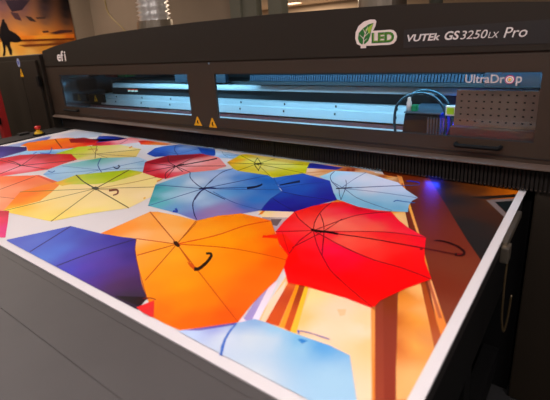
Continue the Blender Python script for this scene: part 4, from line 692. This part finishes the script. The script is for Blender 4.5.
# table under the hood, deck in front
tb = bpy.data.objects.new('print_table', None); C.objects.link(tb); tb.parent = pr; tb.location = Vector((-1.8, 1.0, 0)) - wloc(pr)
bm = bmesh.new(); box(bm, -3.60, -.185, .480, 1.735, .90, .9445); box(bm, -3.595, -.185, 1.735, 2.75, .90, .9445); obj('table_top', bm, dark_m, tb)
bm = bmesh.new(); box(bm, -3.60, -.185, .3154, .4520, .905, .944, .001); box(bm, -3.60, -.185, .02, .3146, .905, .944, .001); box(bm, -3.60, -.185, .4522, .4795, .905, .944)
obj('front_deck', bm, deck_m, tb)
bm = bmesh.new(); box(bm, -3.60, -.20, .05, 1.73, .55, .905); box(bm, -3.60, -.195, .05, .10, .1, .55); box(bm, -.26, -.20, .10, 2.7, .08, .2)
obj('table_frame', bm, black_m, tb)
for x in (-3.6, -.30):
    for y in (.15, 1.2): B('leg', black_m, tb, x, x+.09, y, y+.09, .0, .56, bev=.004)
bm = bmesh.new(); box(bm, -.185, -.172, .3, 1.74, .895, .928); obj('side_rail', bm, dark_m, tb)
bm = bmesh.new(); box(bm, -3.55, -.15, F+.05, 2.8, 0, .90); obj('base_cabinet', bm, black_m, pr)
bm = bmesh.new(); box(bm, -.14, X1, F+.01, 2.85, 0, 1.046, .006); obj('end_leg', bm, hood_m, pr)
# left side rail with emergency stop
bm = bmesh.new(); box(bm, -3.60, -3.385, 1.0, F-.03, .938, .956, .003); box(bm, -3.59, -3.54, 1.42, 1.5, .956, .972, .003); obj('side_ledge', bm, dark_m, tb)
es_ = bpy.data.objects.new('emergency_stop', None); C.objects.link(es_); es_.parent = pr; es_.location = Vector((-3.43, 1.52, .956)) - wloc(pr); es_['label'] = 'red and yellow emergency stop button'
ex, ey = -3.43, 1.52
bm = bmesh.new(); lathe(bm, [(.001, .956), (.045, .956), (.045, .964), (.001, .964)], ex, ey); obj('stop_base', bm, black_m, es_, smooth=False)
bm = bmesh.new(); lathe(bm, [(.001, .964), (.033, .964), (.028, .978), (.013, .985), (.012, 1.0), (.001, 1.0)], ex, ey); obj('stop_collar', bm, gold_m, es_)
bm = bmesh.new(); lathe(bm, [(.001, .994), (.013, .994), (.023, 1.005), (.025, 1.014), (.020, 1.022), (.001, 1.025)], ex, ey); obj('stop_button', bm, red_m, es_, smooth=True)
# side clamp on the right rail
cl = bpy.data.objects.new('board_clamp', None); C.objects.link(cl); cl.parent = pr; cl.location = Vector((-.165, 1.45, .93)) - wloc(pr); cl['label'] = 'bare steel clamp'
bm = bmesh.new(); box(bm, -.172, -.156, 1.33, 1.60, .915, .938, .003); obj('clamp_bar', bm, steel_m, cl)
bm = bmesh.new(); box(bm, -.171, -.148, 1.315, 1.36, .875, .925, .003); obj('clamp_block', bm, steel_m, cl)
bm = bmesh.new(); tube(bm, catmull([(-.151, 1.33, .88), (-.150, 1.315, .83), (-.147, 1.30, .76), (-.143, 1.29, .70), (-.135, 1.29, .66), (-.130, 1.30, .70), (-.128, 1.31, .78)]), .0028); obj('clamp_cable', bm, mat('dull_brass', '4c3e28', .4, .5), cl, smooth=True)

# ------------------------------------------------------------ left side cabinet
cb = thing('side_cabinet', (-4.1, 1.9, 0), 'dark brown cabinet joined to the left end of the printer below the sunset poster', 'cabinet')
bm = bmesh.new(); box(bm, -4.75, -3.615, 1.74, 2.75, 0, 1.553, .006); obj('cabinet_body', bm, hood_m, cb)
dr = B('cabinet_door', hood_m, cb, -3.945, -3.66, 1.72, 1.74, .2, 1.51, bev=.003)
B('cabinet_door', hood_m, cb, -4.7, -3.951, 1.72, 1.74, .2, 1.51, bev=.003)
B('hinge', black_m, dr, -3.668, -3.628, 1.70, 1.722, 1.30, 1.385, bev=.004)
triangle(-3.972, -3.912, 1.380, 1.444, 1.7195, cb)
bm = bmesh.new()
vs = [(-3.955+.026*math.cos(t*PI/12), 1.497+.036*math.sin(t*PI/12)) for t in range(24)]; prism_y(bm, vs, 1.7175, 1.7195); o = obj('oval_label', bm, mat('pale_blue_label', '9098b8', .5), cb)
bm = bmesh.new(); box(bm, -3.967, -3.943, 1.7165, 1.7175, 1.482, 1.512); obj('label_symbol', bm, mat('label_blue', '3444a0', .5), o)
# red post and grey post at the far left
bm = bmesh.new(); box(bm, -4.12, -4.05, 1.50, 1.56, 0, 1.75, .004); rp = tag(obj('red_post', bm, mat('post_red', 'a81c18', .5)), 'red upright post at the far left in front of the dark cabinet', 'post')
B('post_latch', black_m, rp, -4.08, -4.035, 1.482, 1.50, 1.0, 1.06, bev=.003)
bm = bmesh.new(); box(bm, -4.20, -4.145, 1.45, 1.52, 0, 1.75, .004); tag(obj('grey_post', bm, mat('post_grey', '76706c', .5)), 'grey upright post at the left edge beside the red post', 'post')

# ------------------------------------------------------------ exhaust ducts on the hood
def duct(x, y, label, z0=1.60, r=.165, lean=0):
    t = thing('exhaust_duct', (x, y, z0), label, 'duct', 'flexible exhaust ducts')
    bm = bmesh.new(); path = []; rad = []; k = 0; z = z0+.02
    while z < 2.88:
        path.append(Vector((x + lean*(z-z0), y, z))); rad.append(r*(1 if k % 2 else .80) * (1+.03*math.sin(k*1.7))); z += .015; k += 1
    tube(bm, path, r, 32, rad); obj('duct_hose', bm, foil_m, t, smooth=True)
    bm = bmesh.new(); lathe(bm, [(r*1.06, z0-.02), (r*1.06, z0+.05), (r*.98, z0+.05), (r*.98, z0-.02)], x, y, 32); obj('duct_collar', bm, steel_m, t)
duct(-2.80, 2.30, 'silver crinkled exhaust duct rising from the left part of the hood', z0=1.69, r=.128)
duct(-.96, 2.30, 'silver crinkled exhaust duct above the leaf sticker on the hood', z0=1.68, r=.115)
bm = bmesh.new(); tube(bm, [Vector((-.778, 2.6, 1.66)), Vector((-.778, 2.6, 2.0)), Vector((-.778, 2.6, 2.86))], .035, 16)
tag(obj('riser_pipe', bm, wall2_m, smooth=True), 'thin grey pipe rising behind the hood above the model name', 'pipe')

# ------------------------------------------------------------ the printed board
bd = thing('printed_board', (-1.8, 1.2, .94), 'wide white bordered board printed with bright open umbrellas, lying on the printer table', 'printed board')
bm = bmesh.new(); box(bm, -3.362, -.169, .475, 2.3, .9452, .9495); obj('white_sheet', bm, board_m, bd)
colour_layers('umbrella_print', ART, lambda a, b, z: (a, b, .9496+z), ink_m, bd, .001, .00001, .035)

# ------------------------------------------------------------ world, camera, view
w = bpy.data.worlds.new('World'); sc.world = w; w.use_nodes = True
w.node_tree.nodes['Background'].inputs['Color'].default_value = (1, .9, .82, 1); w.node_tree.nodes['Background'].inputs['Strength'].default_value = .04
cam = bpy.data.cameras.new('camera'); co = bpy.data.objects.new('camera', cam); C.objects.link(co)
co.matrix_world = Matrix([[0.786499, -0.135531, 0.602538, 0.0], [0.613576, 0.282554, -0.737352, 0.0], [-0.070316, 0.949629, 0.305387, 1.57], [0.0, 0.0, 0.0, 1.0]])
cam.sensor_width = 36; cam.lens = 28.0811; cam.shift_x = 0.03091; cam.shift_y = -0.04727

cam.clip_start = .02; cam.clip_end = 100
cam.dof.use_dof = True; cam.dof.focus_distance = 2.0; cam.dof.aperture_fstop = 3.2
sc.camera = co
sc.view_settings.view_transform = 'Standard'; sc.view_settings.look = 'None'; sc.view_settings.gamma = 1; sc.view_settings.use_curve_mapping = False
sc.view_settings.exposure = 0
